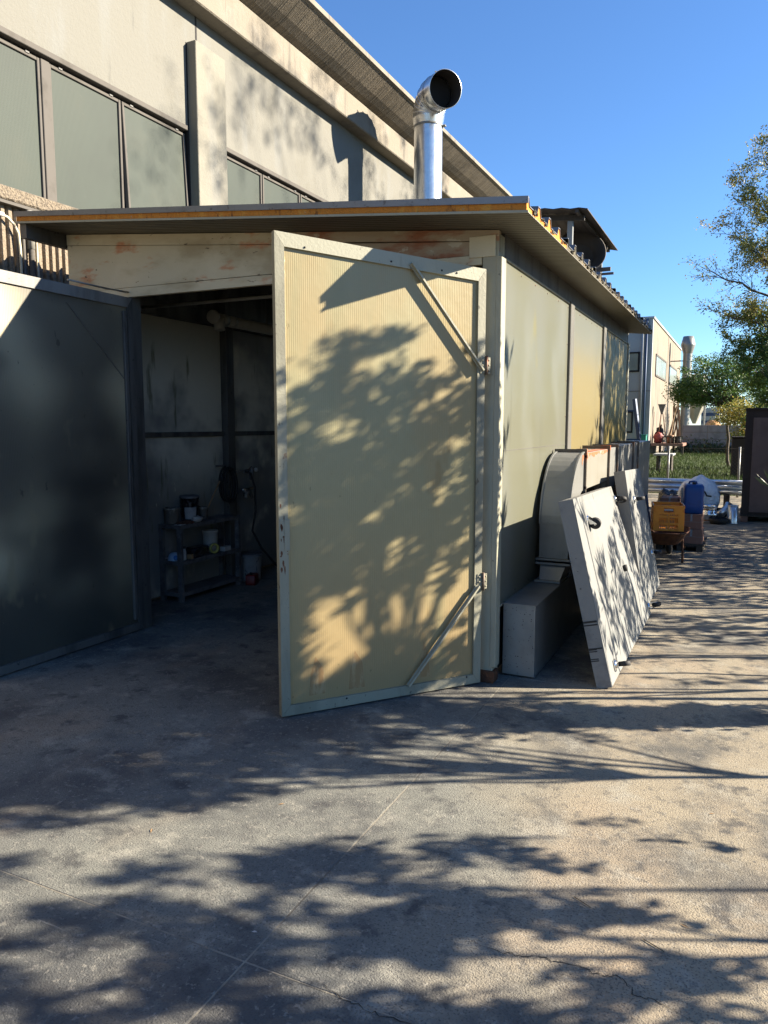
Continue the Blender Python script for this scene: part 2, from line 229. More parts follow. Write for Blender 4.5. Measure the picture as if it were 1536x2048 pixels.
# ------------------------------------------------------------------ mesh helpers
class MB:
    def __init__(s): s.v = []; s.f = []; s.sm = []
    def add(s, vs, fs, smooth=False):
        o = len(s.v); s.v.extend(tuple(p) for p in vs)
        for f in fs: s.f.append(tuple(i + o for i in f)); s.sm.append(smooth)
        return s
    def box(s, a, b, bev=0.0):
        x0, y0, z0 = (min(a[i], b[i]) for i in range(3)); x1, y1, z1 = (max(a[i], b[i]) for i in range(3))
        c = ((x0 + x1) / 2, (y0 + y1) / 2, (z0 + z1) / 2)
        return s.obox(c, (1, 0, 0), (0, 1, 0), (x1 - x0) / 2, (y1 - y0) / 2, (z1 - z0) / 2, bev)
    def obox(s, c, ex, ey, hx, hy, hz, bev=0.0):
        c = Vector(c); ex = Vector(ex).normalized(); ey = Vector(ey).normalized(); ez = ex.cross(ey).normalized(); ey = ez.cross(ex)
        def P(x, y, z): return c + ex * x + ey * y + ez * z
        if bev <= 0 or bev * 2.2 > 2 * min(hx, hy, hz):
            vs = [P(x, y, z) for z in (-hz, hz) for y in (-hy, hy) for x in (-hx, hx)]
            return s.add(vs, [(0, 2, 3, 1), (4, 5, 7, 6), (0, 1, 5, 4), (2, 6, 7, 3), (0, 4, 6, 2), (1, 3, 7, 5)])
        b = bev; H = (hx, hy, hz); vs = []; ix = {}
        sg = [(i, j, k) for k in (-1, 1) for j in (-1, 1) for i in (-1, 1)]
        for q in sg:
            for ax in range(3):
                p = [q[t] * (H[t] - (0 if t == ax else b)) for t in range(3)]
                ix[(q, ax)] = len(vs); vs.append(P(*p))
        fs = []
        for ax in range(3):
            o1, o2 = [(1, 2), (2, 0), (0, 1)][ax]
            for sgn in (-1, 1):
                ring = []
                for a1, a2 in ((-1, -1), (1, -1), (1, 1), (-1, 1)):
                    q = [0, 0, 0]; q[ax] = sgn; q[o1] = a1; q[o2] = a2; ring.append(ix[(tuple(q), ax)])
                fs.append(tuple(ring if sgn > 0 else ring[::-1]))
        for ax in range(3):
            o1, o2 = [(1, 2), (2, 0), (0, 1)][ax]
            for a1 in (-1, 1):
                for a2 in (-1, 1):
                    q0 = [0, 0, 0]; q0[o1] = a1; q0[o2] = a2; q0[ax] = -1; q1 = q0[:]; q1[ax] = 1
                    q0 = tuple(q0); q1 = tuple(q1)
                    f = (ix[(q0, o1)], ix[(q1, o1)], ix[(q1, o2)], ix[(q0, o2)])
                    fs.append(f if a1 * a2 < 0 else f[::-1])
        for q in sg:
            f = (ix[(q, 0)], ix[(q, 1)], ix[(q, 2)])
            fs.append(f if q[0] * q[1] * q[2] > 0 else f[::-1])
        return s.add(vs, fs)
    def bar(s, p, q, w, h, up=(0, 0, 1), bev=0.0):
        p = Vector(p); q = Vector(q); d = q - p; ex = d.normalized(); up = Vector(up)
        ey = up.cross(ex)
        if ey.length < 1e-4: ey = Vector((1, 0, 0)).cross(ex)
        return s.obox((p + q) / 2, ex, ey, d.length / 2, w / 2, h / 2, bev)
    def prism(s, poly, axis, a, b):
        """poly: 2-D points in the plane perpendicular to axis (0: yz, 1: xz, 2: xy), extruded from a to b"""
        def P(u, v, t): return {0: (t, u, v), 1: (u, t, v), 2: (u, v, t)}[axis]
        n = len(poly); vs = [P(u, v, a) for u, v in poly] + [P(u, v, b) for u, v in poly]
        fs = [tuple(range(n))[::-1], tuple(range(n, 2 * n))] + [(i, (i + 1) % n, n + (i + 1) % n, n + i) for i in range(n)]
        return s.add(vs, fs)
    def tube(s, pts, r, n=10, caps=True, smooth=True):
        pts = [Vector(p) for p in pts]; m = len(pts)
        rs = r if isinstance(r, (list, tuple)) else [r] * m
        vs = []; ref = None
        for i in range(m):
            d = (pts[min(i + 1, m - 1)] - pts[max(i - 1, 0)])
            d = d.normalized() if d.length > 1e-9 else Vector((0, 0, 1))
            if ref is None: ref = d.orthogonal().normalized()
            ref = (ref - d * ref.dot(d));
            ref = ref.normalized() if ref.length > 1e-6 else d.orthogonal().normalized()
            e2 = d.cross(ref)
            for k in range(n):
                a = 2 * PI * k / n; vs.append(pts[i] + (ref * math.cos(a) + e2 * math.sin(a)) * rs[i])
        fs = [(i * n + k, i * n + (k + 1) % n, (i + 1) * n + (k + 1) % n, (i + 1) * n + k) for i in range(m - 1) for k in range(n)]
        s.add(vs, fs, smooth)
        if caps:
            o = len(s.v) - m * n
            s.f.append(tuple(o + k for k in range(n))[::-1]); s.sm.append(False)
            s.f.append(tuple(o + (m - 1) * n + k for k in range(n))); s.sm.append(False)
        return s
    def lathe(s, prof, c=(0, 0, 0), n=20, smooth=True, ax=(0, 0, 1)):
        c = Vector(c); ez = Vector(ax).normalized(); ex = ez.orthogonal().normalized(); ey = ez.cross(ex); m = len(prof)
        vs = [c + (ex * math.cos(2 * PI * k / n) + ey * math.sin(2 * PI * k / n)) * r + ez * z for r, z in prof for k in range(n)]
        fs = [(i * n + k, i * n + (k + 1) % n, (i + 1) * n + (k + 1) % n, (i + 1) * n + k) for i in range(m - 1) for k in range(n)]
        return s.add(vs, fs, smooth)
    def blob(s, c, rx, ry, rz, amp=.12, fr=2.0, seed=0, nu=22, nv=14, flat=None):
        c = Vector(c); vs = []
        for j in range(nv + 1):
            th = PI * j / nv
            for i in range(nu):
                ph = 2 * PI * i / nu
                d = Vector((math.sin(th) * math.cos(ph), math.sin(th) * math.sin(ph), math.cos(th)))
                k = 1 + amp * mnoise.noise(d * fr + Vector((seed * 7.1, seed * 3.3, seed))) + amp * .6 * mnoise.noise(d * fr * 2.7 + Vector((seed, 9, 2)))
                p = Vector((d.x * rx * k, d.y * ry * k, d.z * rz * k))
                if flat is not None and p.z < flat: p.z = flat
                vs.append(c + p)
        fs = [(j * nu + i, (j + 1) * nu + i, (j + 1) * nu + (i + 1) % nu, j * nu + (i + 1) % nu) for j in range(nv) for i in range(nu)]
        return s.add(vs, fs, True)
    def sheet4(s, p, t):
        """slab from four outer corners (in order) with thickness t behind their normal"""
        p = [Vector(q) for q in p]; n = (p[1] - p[0]).cross(p[3] - p[0]).normalized()
        vs = p + [q - n * t for q in p]
        return s.add(vs, [(0, 1, 2, 3), (7, 6, 5, 4), (0, 4, 5, 1), (1, 5, 6, 2), (2, 6, 7, 3), (3, 7, 4, 0)])

def obj(name, mb, material, parent=None, off=(0, 0, 0)):
    me = bpy.data.meshes.new(name)
    ox, oy, oz = off
    me.from_pydata([(x - ox, y - oy, z - oz) for x, y, z in mb.v], [], mb.f)
    me.polygons.foreach_set('use_smooth', mb.sm)
    me.materials.append(M[material] if isinstance(material, str) else material)
    me.update()
    o = bpy.data.objects.new(name, me); COL.objects.link(o)
    if parent is not None: o.parent = parent
    return o
OFF = {}
def thing(name, label, cat, loc=(0, 0, 0), rz=0, group=None):
    o = bpy.data.objects.new(name, None); COL.objects.link(o); o.empty_display_size = .1
    o.location = loc; o.rotation_euler = (0, 0, rz); o['label'] = label; o['category'] = cat
    if group: o['group'] = group
    return o
def wpart(name, mb, material, root, parent=None, label=None):
    """a part whose vertices are given in world space, under an unrotated thing"""
    o = obj(name, mb, material, parent or root, tuple(root.location))
    if label: o['label'] = label
    return o
def solo(name, mb, material, label, cat, base=(0, 0, 0), group=None):
    o = obj(name, mb, material, None, base); o.location = base
    o['label'] = label; o['category'] = cat
    if group: o['group'] = group
    return o
def struct(name, mb, material):
    o = obj(name, mb, material); o['kind'] = 'structure'; return o
def arc(c, r, a0, a1, n, plane='xz'):
    out = []
    for i in range(n + 1):
        a = a0 + (a1 - a0) * i / n; u, v = r * math.cos(a), r * math.sin(a)
        out.append((c[0] + u, c[1], c[2] + v) if plane == 'xz' else (c[0], c[1] + u, c[2] + v) if plane == 'yz' else (c[0] + u, c[1] + v, c[2]))
    return out

# ================================================================== GROUND
struct('ground', MB().add([(-300, -300, -.06), (300, -300, -.06), (300, 300, -.06), (-300, 300, -.06)], [(0, 1, 2, 3)]), 'earth')
yard = bpy.data.objects.new('concrete_yard', None); COL.objects.link(yard); yard['kind'] = 'structure'
XJ = [-8.45, -5.61, -2.77, .07, 2.91, 5.75]; YJ = [-8.42, -5.58, -2.74, .10, 2.94, 5.78, 8.62, 11.46, 14.3]
for i in range(len(XJ) - 1):
    for j in range(len(YJ) - 1):
        g = .0032; zz = random.uniform(-.0006, 0)
        obj('slab', MB().box((XJ[i] + g, YJ[j] + g, -.10), (XJ[i + 1] - g, YJ[j + 1] - g, zz), .0015), 'concrete', yard)
mb = MB()
for x in XJ: mb.box((x - .003, YJ[0], -.09), (x + .003, YJ[-1], -.0009))
for y in YJ: mb.box((XJ[0], y - .0029, -.09), (XJ[-1], y + .0029, -.0012))
obj('joint_filler', mb, 'joint', yard)
def ribbon(name, pts, w0, seed, z):
    rn = random.Random(seed); vs = []; P = []
    for k in range(len(pts) - 1):
        a = Vector((*pts[k], 0)); b = Vector((*pts[k + 1], 0)); n = 7
        for i in range(n): P.append(a.lerp(b, i / n) + Vector((rn.uniform(-1, 1), rn.uniform(-1, 1), 0)) * .008)
    P.append(Vector((*pts[-1], 0)))
    for i, p in enumerate(P):
        d = (P[min(i + 1, len(P) - 1)] - P[max(i - 1, 0)]).normalized(); n = Vector((-d.y, d.x, 0))
        wv = w0 * rn.uniform(.25, 1.0) * min(1, .2 + 4 * min(i, len(P) - 1 - i) / len(P))
        vs += [p + n * wv + Vector((0, 0, z)), p - n * wv + Vector((0, 0, z))]
    return MB().add(vs, [(2 * i, 2 * i + 1, 2 * i + 3, 2 * i + 2) for i in range(len(P) - 1)])
obj('crack', ribbon('crack', [(.60, -2.36), (.76, -2.37), (.84, -2.35), (.94, -2.33), (1.03, -2.34), (1.1, -2.32), (1.14, -2.37), (1.22, -2.38), (1.4, -2.45)], .0024, 3, .0012), 'crack', yard)
obj('crack', ribbon('crack', [(.30, -2.722), (.43, -2.745), (.53, -2.752), (.66, -2.75), (.9, -2.76)], .0022, 5, .0012), 'crack', yard)
# meadow beyond the yard
LY0 = 14.3
struct('meadow', MB().add([(-30, LY0, -.05), (30, LY0, -.05), (30, 60, .0), (-30, 60, .0)], [(0, 1, 2, 3)]), 'lawn')

# ================================================================== FACTORY BUILDING
XF = -4.0
fac = thing('factory_building', 'long cream concrete factory with ribbed glass windows and wide eaves on the left', 'building', (XF, 0, 0))
FY0, FY1 = -9.0, 33.0
W = lambda n, mb, m, parent=None, label=None: wpart(n, mb, m, fac, parent, label)
W('wall', MB().box((XF - 12, FY0, 4.645), (XF, FY1, 6.3)), 'facade')
W('wall', MB().box((XF - 12, FY0, -.05), (XF - .05, FY1, 3.35)), 'rib')
W('wall_core', MB().box((XF - 12, FY0 + .1, 3.3), (XF - .16, FY1 - .1, 4.7)), 'black')
W('cornice_beam', MB().box((XF - .1, FY0, 5.80), (XF + .20, FY1, 6.155), .012), 'cornice')
prof = [(XF - 1.5, 6.16), (XF + .18, 6.16), (XF + .27, 6.195), (XF + .37, 6.25), (XF + .46, 6.31), (XF + .57, 6.385), (XF + .60, 6.41), (XF + .595, 6.46), (XF + .3, 6.51), (XF - 1.5, 6.7)]
W('roof_slab', MB().prism(prof, 1, FY0, FY1), 'soffit')
W('roof_edge', MB().prism([(XF + .575, 6.393), (XF + .62, 6.41), (XF + .615, 6.475), (XF + .5, 6.495), (XF + .58, 6.465)], 1, FY0, FY1), 'cornice')
for y in (FY0 + 1, 2.06, 10.6, 19.1, 27.6):
    W('pilaster', MB().box((XF - .1, y, -.02), (XF + .115, y + .485, 5.49), .006), 'pilaster')
    W('pilaster_strip', MB().box((XF - .06, y - .018, 3.3), (XF + .004, y - .001, 5.48)), 'black')  # thin black strip along the pilaster's left edge
W('panel_joint', MB().box((XF - .02, 2.20, 5.49), (XF + .003, 2.225, 5.8)), 'black')
# windows
def window(y0, y1, tilt=0.0, z0=3.458, z1=4.588):
    f = .026; x0 = XF - .07; x1 = XF - .025
    root = W('window', MB().box((x0, y0, z0), (x1, y0 + f, z1), .003).box((x0, y1 - f, z0), (x1, y1, z1), .003)
             .box((x0 + .001, y0 + f, z1 - f), (x1 - .001, y1 - f, z1), .003).box((x0 + .001, y0 + f, z0), (x1 - .001, y1 - f, z0 + f), .003), 'winframe')
    p = W('pane', MB().box((x0 + .012, y0 + f - .006, z0 + f - .006), (x1 - .018, y1 - f + .006, z1 - f + .006)), 'winglass', root)
    for yy in (y0 + .12, y1 - .12):
        W('hinge', MB().box((x1 - .01, yy - .02, z1 - .008), (x1 + .006, yy + .02, z1 + .009), .002), 'darkframe', root)
    if tilt:
        root.rotation_euler = (0, tilt, 0)
        v = Vector((x1 - XF, 0, z1)); root.location = v - Matrix.Rotation(tilt, 3, 'Y') @ v
ws = [(-7.3, -6.4), (-6.35, -5.45), (-5.4, -4.5), (-4.45, -3.55), (-3.5, -2.6), (-2.55, -1.6), (-1.55, -.62), (-.60, .243), (.330, 1.135), (1.150, 2.02)]
for k, (a, b) in enumerate(ws): window(a, b, R(-2.4) if k == 9 else 0)
W('window_mullion', MB().box((XF - .075, .2435, 3.458), (XF - .012, .3295, 4.588), .004), 'winframe')
for a in np.arange(2.56, 10.5, .86):
    if a + .84 < 10.56: window(float(a), float(a) + .84)
for y0_, y1_ in ((FY0 + 1.5, 2.02), (2.55, 10.55)):
    W('window_head', MB().box((XF - .12, y0_, 4.612), (XF + .02, y1_, 4.66), .004), 'winframe')
    W('window_shadow_gap', MB().box((XF - .12, y0_, 4.589), (XF - .05, y1_, 4.6115)), 'black')
    W('window_sill', MB().box((XF - .12, y0_, 3.35), (XF + .06, y1_, 3.455), .012), 'aggregate')
    W('sill_drip', MB().box((XF - .05, y0_, 3.325), (XF + .045, y1_, 3.3495)), 'winframe')
y = -1.3
while y < .95:
    W('rib', MB().prism([(XF - .052, y), (XF - .030, y + .004), (XF - .014, y + .012), (XF - .014, y + .043), (XF - .030, y + .051), (XF - .052, y + .055)], 2, 0, 3.324), 'rib')
    y += .0675
# conduits on the factory wall
cbase = (XF + .0, -.1, 0)
cp_ = thing('conduit_pipe', 'pale conduit with white collar curving down the fluted factory wall', 'conduit', cbase)
wpart('tube', MB().tube([(XF + .02, -.55, 3.235), (XF + .03, -.25, 3.235), (XF + .03, -.19, 3.225), (XF + .03, -.13, 3.18), (XF + .03, -.095, 3.12), (XF + .03, -.085, 3.0), (XF + .03, -.085, .02)], .011, 8), 'board', cp_)
wpart('collar', MB().tube([(XF + .03, -.33, 3.235), (XF + .03, -.225, 3.235)], .019, 10), 'whiteplastic', cp_)
solo('conduit_pipe', MB().tube([(XF + .03, -.05, 3.24), (XF + .03, -.05, 1.6), (XF + .03, -.05, .02)], .012, 8), 'winframe', 'straight grey conduit beside the curved one on the fluted wall', 'conduit', cbase)
zz = [3.03 - .012 * i for i in range(250)]
fl = thing('corrugated_conduit', 'thick corrugated grey conduit running down the fluted wall by the shed roof', 'conduit', (XF + .035, .017, 0))
wpart('sleeve', MB().tube([(XF + .035, .017, z) for z in zz], [.026 if i % 2 else .021 for i in range(len(zz))], 10), 'winframe', fl)
wpart('upper_tube', MB().tube([(XF + .035, .017, 3.32), (XF + .035, .017, 3.02)], .029, 10), 'pvc', fl)
solo('conduit_pipe', MB().tube([(XF + .03, .075, 3.32), (XF + .03, .075, 1.6), (XF + .03, .075, .02)], .010, 8), 'board', 'thinnest conduit right of the corrugated one on the fluted wall', 'conduit', cbase)

# ================================================================== SPRAY SHED
shed = thing('spray_shed', 'cream sheet shed with orange edged sandwich roof and open double doors', 'shed', (0, 0, 0))
S_ = lambda n, mb, m, parent=None, label=None: wpart(n, mb, m, shed, parent, label)
XL, YB = -3.48, 5.36
RX0, RX1 = -3.585, .263
zu = lambda x: 2.708 + (.263 - x) * .0969
def sweep(poly, x0, x1, n=1):
    mb = MB(); k = len(poly); vs = []
    for i in range(n + 1):
        x = x0 + (x1 - x0) * i / n; vs += [(x, u, v + zu(x)) for u, v in poly]
    fs = [tuple(range(k))[::-1], tuple(range(n * k, n * k + k))]
    fs += [(i * k + j, i * k + (j + 1) % k, (i + 1) * k + (j + 1) % k, (i + 1) * k + j) for i in range(n) for j in range(k)]
    return mb.add(vs, fs)
PW = 5.91 / 6
for i in range(6):
    y0 = -.43 + i * PW; y1 = y0 + PW - .003
    top = [(y0, .036)]; ribs = []
    for k in range(4):
        c = y0 + (k + .0) * PW / 4
        a = max(y0, c - .038)
        if k == 0: top += [(y0, .078), (c + .024, .078), (c + .044, .036)]
        else: top += [(c - .044, .036), (c - .022, .082), (c + .022, .082), (c + .044, .036)]
    top += [(y1, .036)]
    if i == 0: top[0:2] = [(y0, .050), (y0, .069)]
    poly = [(y0, .006), (y1, .006)] + top[::-1]
    rp = S_('roof_panel', sweep(poly, RX0 + .012, RX1 - .006), 'foam' if i < 1 else 'foamgrey')
    upper = top[::-1] + [(u, v + .0045) for u, v in top]
    S_('top_sheet', sweep(upper, RX0, RX1), 'roofmetal', rp)
    S_('soffit_sheet', sweep([(y0, 0), (y1, 0), (y1, .0055), (y0, .0055)], RX0, RX1 + .001), 'soffitmetal', rp)
# folded grey flashing along the front edge, rib of the first sheet and white lip
def ebar(y0, y1, z0, z1): return sweep([(y0, z0), (y1, z0), (y1, z1), (y0, z1)], RX0 - .004, RX1 + .004)
S_('edge_flashing', ebar(-.440, -.4305, .044, .080), 'roofmetal')
S_('edge_lip', ebar(-.437, -.4305, -.004, .009), 'frame')
# torn foam tufts along the stepped right edge
mb = MB()
for k in range(24):
    c = -.43 + k * PW / 4 + .002
    for q in range(4):
        yy = c + random.uniform(.05, .21); z0 = zu(RX1) + random.uniform(.0, .03)
        s = random.uniform(.004, .009)
        mb.obox((RX1 + .004, yy, z0 + .01), (random.uniform(-1, 1), 1, random.uniform(-1, 1)), (1, random.uniform(-.5, .5), 0), s, s * .6, s)
tf = S_('foam_tuft', mb, 'foamgrey'); tf['kind'] = 'stuff'
S_('edge_beam', sweep([(-.41, -.105), (5.40, -.105), (5.40, -.002), (-.41, -.002)], RX0 + .02, XL - .02), 'darkframe')
# steel frame
def post(x0, y0, x1, y1, z1, m='frame'): return S_('post', MB().box((x0, y0, .0), (x1, y1, z1), .004), m)
post(-.105, -.055, -.004, .06, 2.735 - .02)
post(-2.965, -.045, -2.865, .06, 2.56, 'darkframe')
post(XL, -.04, XL + .08, .05, zu(XL) - .01)
for y in (1.80, 3.55): post(XL + .055, y - .06, XL + .13, y + .06, zu(XL + .1) - .02, 'darkframe')
post(XL, YB - .09, XL + .09, YB, zu(XL) - .01, 'darkframe'); post(-.10, YB - .09, -.004, YB, 2.70, 'darkframe')
S_('base_block', MB().box((-.13, -.075, 0), (.012, .02, .075), .004), 'rust')
# fascia boards above the doorway: a level lintel, a tapering board and a strip under the roof
y0, y1 = -.055, -.02
zt = lambda x: zu(x) - .004
def quadboard(n, x0, x1, zb0, zb1, zt0, zt1, m, ya=y0, yb=y1):
    return S_(n, MB().prism([(x0, zb0), (x1, zb1), (x1, zt1), (x0, zt0)], 1, ya, yb), m)
quadboard('lintel', XL - .005, -.11, 2.555, 2.545, 2.625, 2.600, 'board')
xm = -1.50
quadboard('fascia_board', XL - .005, xm, 2.628, 2.616, zt(XL) - .082, zt(xm) - .078, 'board', y0 + .003)
quadboard('fascia_board', xm + .003, -.004, 2.615, 2.602, zt(xm) - .078, zt(0) - .064, 'boardred', y0 + .003)
quadboard('fascia_strip', XL - .005, xm + .1, zt(XL) - .079, zt(xm + .1) - .075, zt(XL), zt(xm + .1), 'board', y0 - .002)
quadboard('fascia_strip', xm + .103, -.004, zt(xm) - .074, zt(0) - .061, zt(xm + .1), zt(0), 'boardred', y0 - .002)
S_('patch_plate', MB().box((-.185, -.066, 2.585), (-.022, -.058, 2.705), .002), 'board')
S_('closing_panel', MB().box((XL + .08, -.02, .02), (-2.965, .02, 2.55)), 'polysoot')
# side wall facing the yard
S_('corner_trim', MB().box((-.02, -.058, .10), (.016, .028, 2.585), .003), 'frame')
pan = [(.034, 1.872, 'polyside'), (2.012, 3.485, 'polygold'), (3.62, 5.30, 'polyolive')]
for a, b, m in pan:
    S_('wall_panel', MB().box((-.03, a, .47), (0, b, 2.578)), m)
for a, b in ((1.874, 2.010), (3.487, 3.618)):
    S_('wall_mullion', MB().box((-.05, a, .05), (.022, b, 2.60), .004), 'mullion')
S_('sheet_seam', MB().box((.0005, .036, 1.438), (.0022, 1.870, 1.443)), 'mullion')
mb = MB()
for a, b, m in pan:
    for z in (.50, 2.55):
        for k in range(6): mb.lathe([(.007, 0), (.006, .003), (.0, .004)], (.0004, a + .03 + (b - a - .06) * k / 5, z), 8, True, (1, 0, 0))
    for k in range(1, 7):
        for y in (a + .025, b - .025): mb.lathe([(.007, 0), (.006, .003), (.0, .004)], (.0004, y, .50 + 2.05 * k / 7), 8, True, (1, 0, 0))
S_('screw_head', mb, 'flange')['kind'] = 'stuff'
S_('wall_beam', MB().prism([(-.08, 2.582), (-.006, 2.582), (-.006, zu(-.006) - .0005), (-.08, zu(-.08) - .0005)], 1, .062, YB), 'darkframe')  # dark steel tone here puts the shadow under the eaves into the colour
S_('drip_angle', MB().box((-.006, .034, 2.579), (.012, YB - .02, 2.590)), 'framedirty')
S_('base_panel', MB().box((-.06, .03, .03), (-.031, YB, .47)), 'darkframe')
S_('base_rail', MB().box((-.055, .03, .455), (.006, YB, .469), .002), 'framedirty')
S_('corner_trim', MB().box((-.03, YB - .06, .05), (.014, YB + .02, 2.60), .003), 'frame')
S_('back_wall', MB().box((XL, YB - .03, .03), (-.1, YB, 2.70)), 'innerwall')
# inside: left wall panels, rails, purlins
for a, b in ((.05, 1.738), (1.862, 3.488), (3.612, YB - .09)):
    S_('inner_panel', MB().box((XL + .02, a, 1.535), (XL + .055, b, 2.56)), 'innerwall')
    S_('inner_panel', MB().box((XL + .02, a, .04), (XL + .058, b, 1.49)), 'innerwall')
    S_('inner_rail', MB().box((XL + .03, a, 1.49), (XL + .085, b, 1.535), .003), 'darkframe')
S_('inner_beam', MB().box((XL + .02, .05, 2.562), (XL + .11, YB - .04, 2.70), .003), 'darkframe')
S_('outer_wall', MB().box((XL - .02, .05, .02), (XL + .018, YB, 2.98)), 'darkframe')
for y in (1.0, 2.2, 3.4, 4.6):
    S_('purlin', MB().add([], []).bar((XL + .1, y, zu(XL + .1) - .062), (-.09, y, zu(-.09) - .062), .05, .08), 'darkframe')
S_('cross_bar', MB().tube([(XL + .1, .62, 2.60), (-.11, .62, 2.60)], .014, 8), 'pvc')

# doors: built along local +x from the hinge
def door(name, hinge, ang, width, h0, h1, fm, pm, braces, label, dirty):
    d = obj(name, MB().box((.045, -.012, .06), (width - .045, .006, 2.45)), pm, shed)   # the sheet itself carries the door
    d.location = hinge; d.rotation_euler = (0, 0, ang); d['label'] = label
    zt_ = lambda x: h0 + (h1 - h0) * x / width
    # extend sheet to the sloping top rail
    me = d.data
    for v in me.vertices:
        if v.co.z > 2.4: v.co.z = zt_(v.co.x) - .066
    sw = .052
    def sub(n, mb, m): return obj(n, mb, m, d)
    sub('stile', MB().add([(width - sw, -.022, .068), (width, -.022, .012), (width, .022, .012), (width - sw, .022, .068), (width - sw, -.022, zt_(width) - .076), (width, -.022, zt_(width)), (width, .022, zt_(width)), (width - sw, .022, zt_(width) - .076)],
        [(0, 3, 2, 1), (0, 1, 5, 4), (1, 2, 6, 5), (2, 3, 7, 6), (3, 0, 4, 7), (4, 5, 6, 7)]), dirty)
    sub('stile', MB().add([(0, -.022, .012), (sw, -.022, .068), (sw, .022, .068), (0, .022, .012), (0, -.022, zt_(0)), (sw, -.022, zt_(sw) - .076), (sw, .022, zt_(sw) - .076), (0, .022, zt_(0))],
        [(0, 3, 2, 1), (0, 1, 5, 4), (1, 2, 6, 5), (2, 3, 7, 6), (3, 0, 4, 7), (4, 5, 6, 7)]), dirty)
    e = .0015
    sub('top_rail', MB().add([(e, -.0215, zt_(0) - e), (sw + e, -.0215, zt_(sw) - .076), (width - sw - e, -.0215, zt_(width) - .076), (width - e, -.0215, zt_(width) - e),
                              (e, .0215, zt_(0) - e), (sw + e, .0215, zt_(sw) - .076), (width - sw - e, .0215, zt_(width) - .076), (width - e, .0215, zt_(width) - e)],
        [(0, 1, 2, 3), (7, 6, 5, 4), (0, 4, 5, 1), (1, 5, 6, 2), (2, 6, 7, 3), (3, 7, 4, 0)]), fm)
    sub('bottom_rail', MB().add([(e, -.0215, .0115), (width - e, -.0215, .0115), (width - sw - e, -.0215, .068), (sw + e, -.0215, .068), (e, .0215, .0115), (width - e, .0215, .0115), (width - sw - e, .0215, .068), (sw + e, .0215, .068)],
        [(3, 2, 1, 0), (4, 5, 6, 7), (0, 1, 5, 4), (1, 2, 6, 5), (2, 3, 7, 6), (3, 0, 4, 7)]), dirty)
    return d, sub
d1, sub = door('door', (-.078, -.098, 0), R(-128.61), 1.285, 2.505, 2.585, 'frame', 'polydoor', True, 'cream ribbed door leaf with diagonal braces, swung half open', 'framedirty')
# outward face of this leaf is local +y (turned towards the yard)
for (xa, za, xb, zb) in ((.022, 1.92, .50, 2.49), (.03, .625, .51, .07)):
    o = sub('brace', MB().bar((xa, .036, za), (xb, .036, zb), .010, .027, (0, 1, 0)).bar((xa, .028, za), (xb, .028, zb), .026, .003, (0, 1, 0)), 'frame')
for z in (1.95, .65):
    h = sub('hinge', MB().box((-.035, .0225, z - .048), (.034, .027, z + .048), .001), 'framedirty')
    obj('hinge_pin', MB().tube([(-.004, .033, z - .055), (-.004, .033, z + .055)], .009, 8), 'flange', h)
    for xx in (-.024, .022):
        for q in (-.03, 0, .03): obj('bolt', MB().lathe([(.0001, .006), (.005, .005), (.006, 0)], (xx, .0268, z + q), 8, True, (0, 1, 0)), 'framedirty', h)
sub('sealant_bead', MB().tube([(1.212, .010, .2 + i * .11) if False else (1.231 + .003 * mnoise.noise(Vector((i * .9, 2, 3))), .010, 1.62 + i * .03) for i in range(29)], [.004 + .0045 * max(0, mnoise.noise(Vector((i * .55, 7, 1)))) for i in range(29)], 6), 'polydoor')
for (x_, z_) in ((.30, 2.47), (.20, 2.465), (.62, 2.49), (1.12, 2.515), (.10, .06), (.9, .055)):
    sub('rivet', MB().lathe([(.006, 0), (.005, .003), (0, .0035)], (x_, .022, z_), 8, True, (0, 1, 0)), 'tape')
rn = random.Random(9)
for k in range(16):
    z_ = rn.uniform(.82, 1.22); x_ = 1.285 - rn.uniform(.008, .055); h_ = rn.uniform(.004, .03); w_ = rn.uniform(.002, .007)
    sub('paint_chip', MB().add([(x_ - w_, .02225, z_), (x_, .02225, z_ - h_), (x_ + w_, .02225, z_ + .2 * h_), (x_ + .4 * w_, .02225, z_ + h_), (x_ - .8 * w_, .02225, z_ + .7 * h_)], [(0, 4, 3, 2, 1)]), 'rust')
sub('lock_plate', MB().box((1.225, .0222, .93), (1.255, .0250, 1.10), .001), 'framedirty')
for (xa, xb, z0_) in ((.35, .42, .10), (.78, .88, .10), (1.02, 1.12, .10)):
    sub('drip_stain', MB().add([(xa, .0066, z0_), (xb, .0066, z0_), (xb - .01, .0066, z0_ + .12), ((xa + xb) / 2 + .01, .0066, z0_ + .22), (xa + .015, .0066, z0_ + .15)], [(0, 4, 3, 2, 1)]), 'stain')
# door 2: stands square to the front, inner sooty face turned to the yard
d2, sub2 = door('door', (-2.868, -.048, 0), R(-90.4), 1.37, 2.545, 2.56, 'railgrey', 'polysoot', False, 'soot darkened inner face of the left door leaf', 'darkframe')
sub2('brace_shade', MB().bar((.085, .0075, 1.93), (.60, .0075, 2.43), .0022, .014, (0, 1, 0)), 'braceshade')  # thin dark strip paints the outer brace's shadow showing through the sheet
sub2('inner_stop', MB().box((.068, .0065, .10), (.10, .03, 2.44), .003), 'darkframe')
for z in (1.9, .6): sub2('hinge', MB().box((-.03, -.028, z - .05), (.03, -.0225, z + .05), .001), 'rust')
sub2('brace', MB().bar((.07, -.03, 1.90), (.62, -.03, 2.44), .012, .028, (0, 1, 0)), 'darkframe')

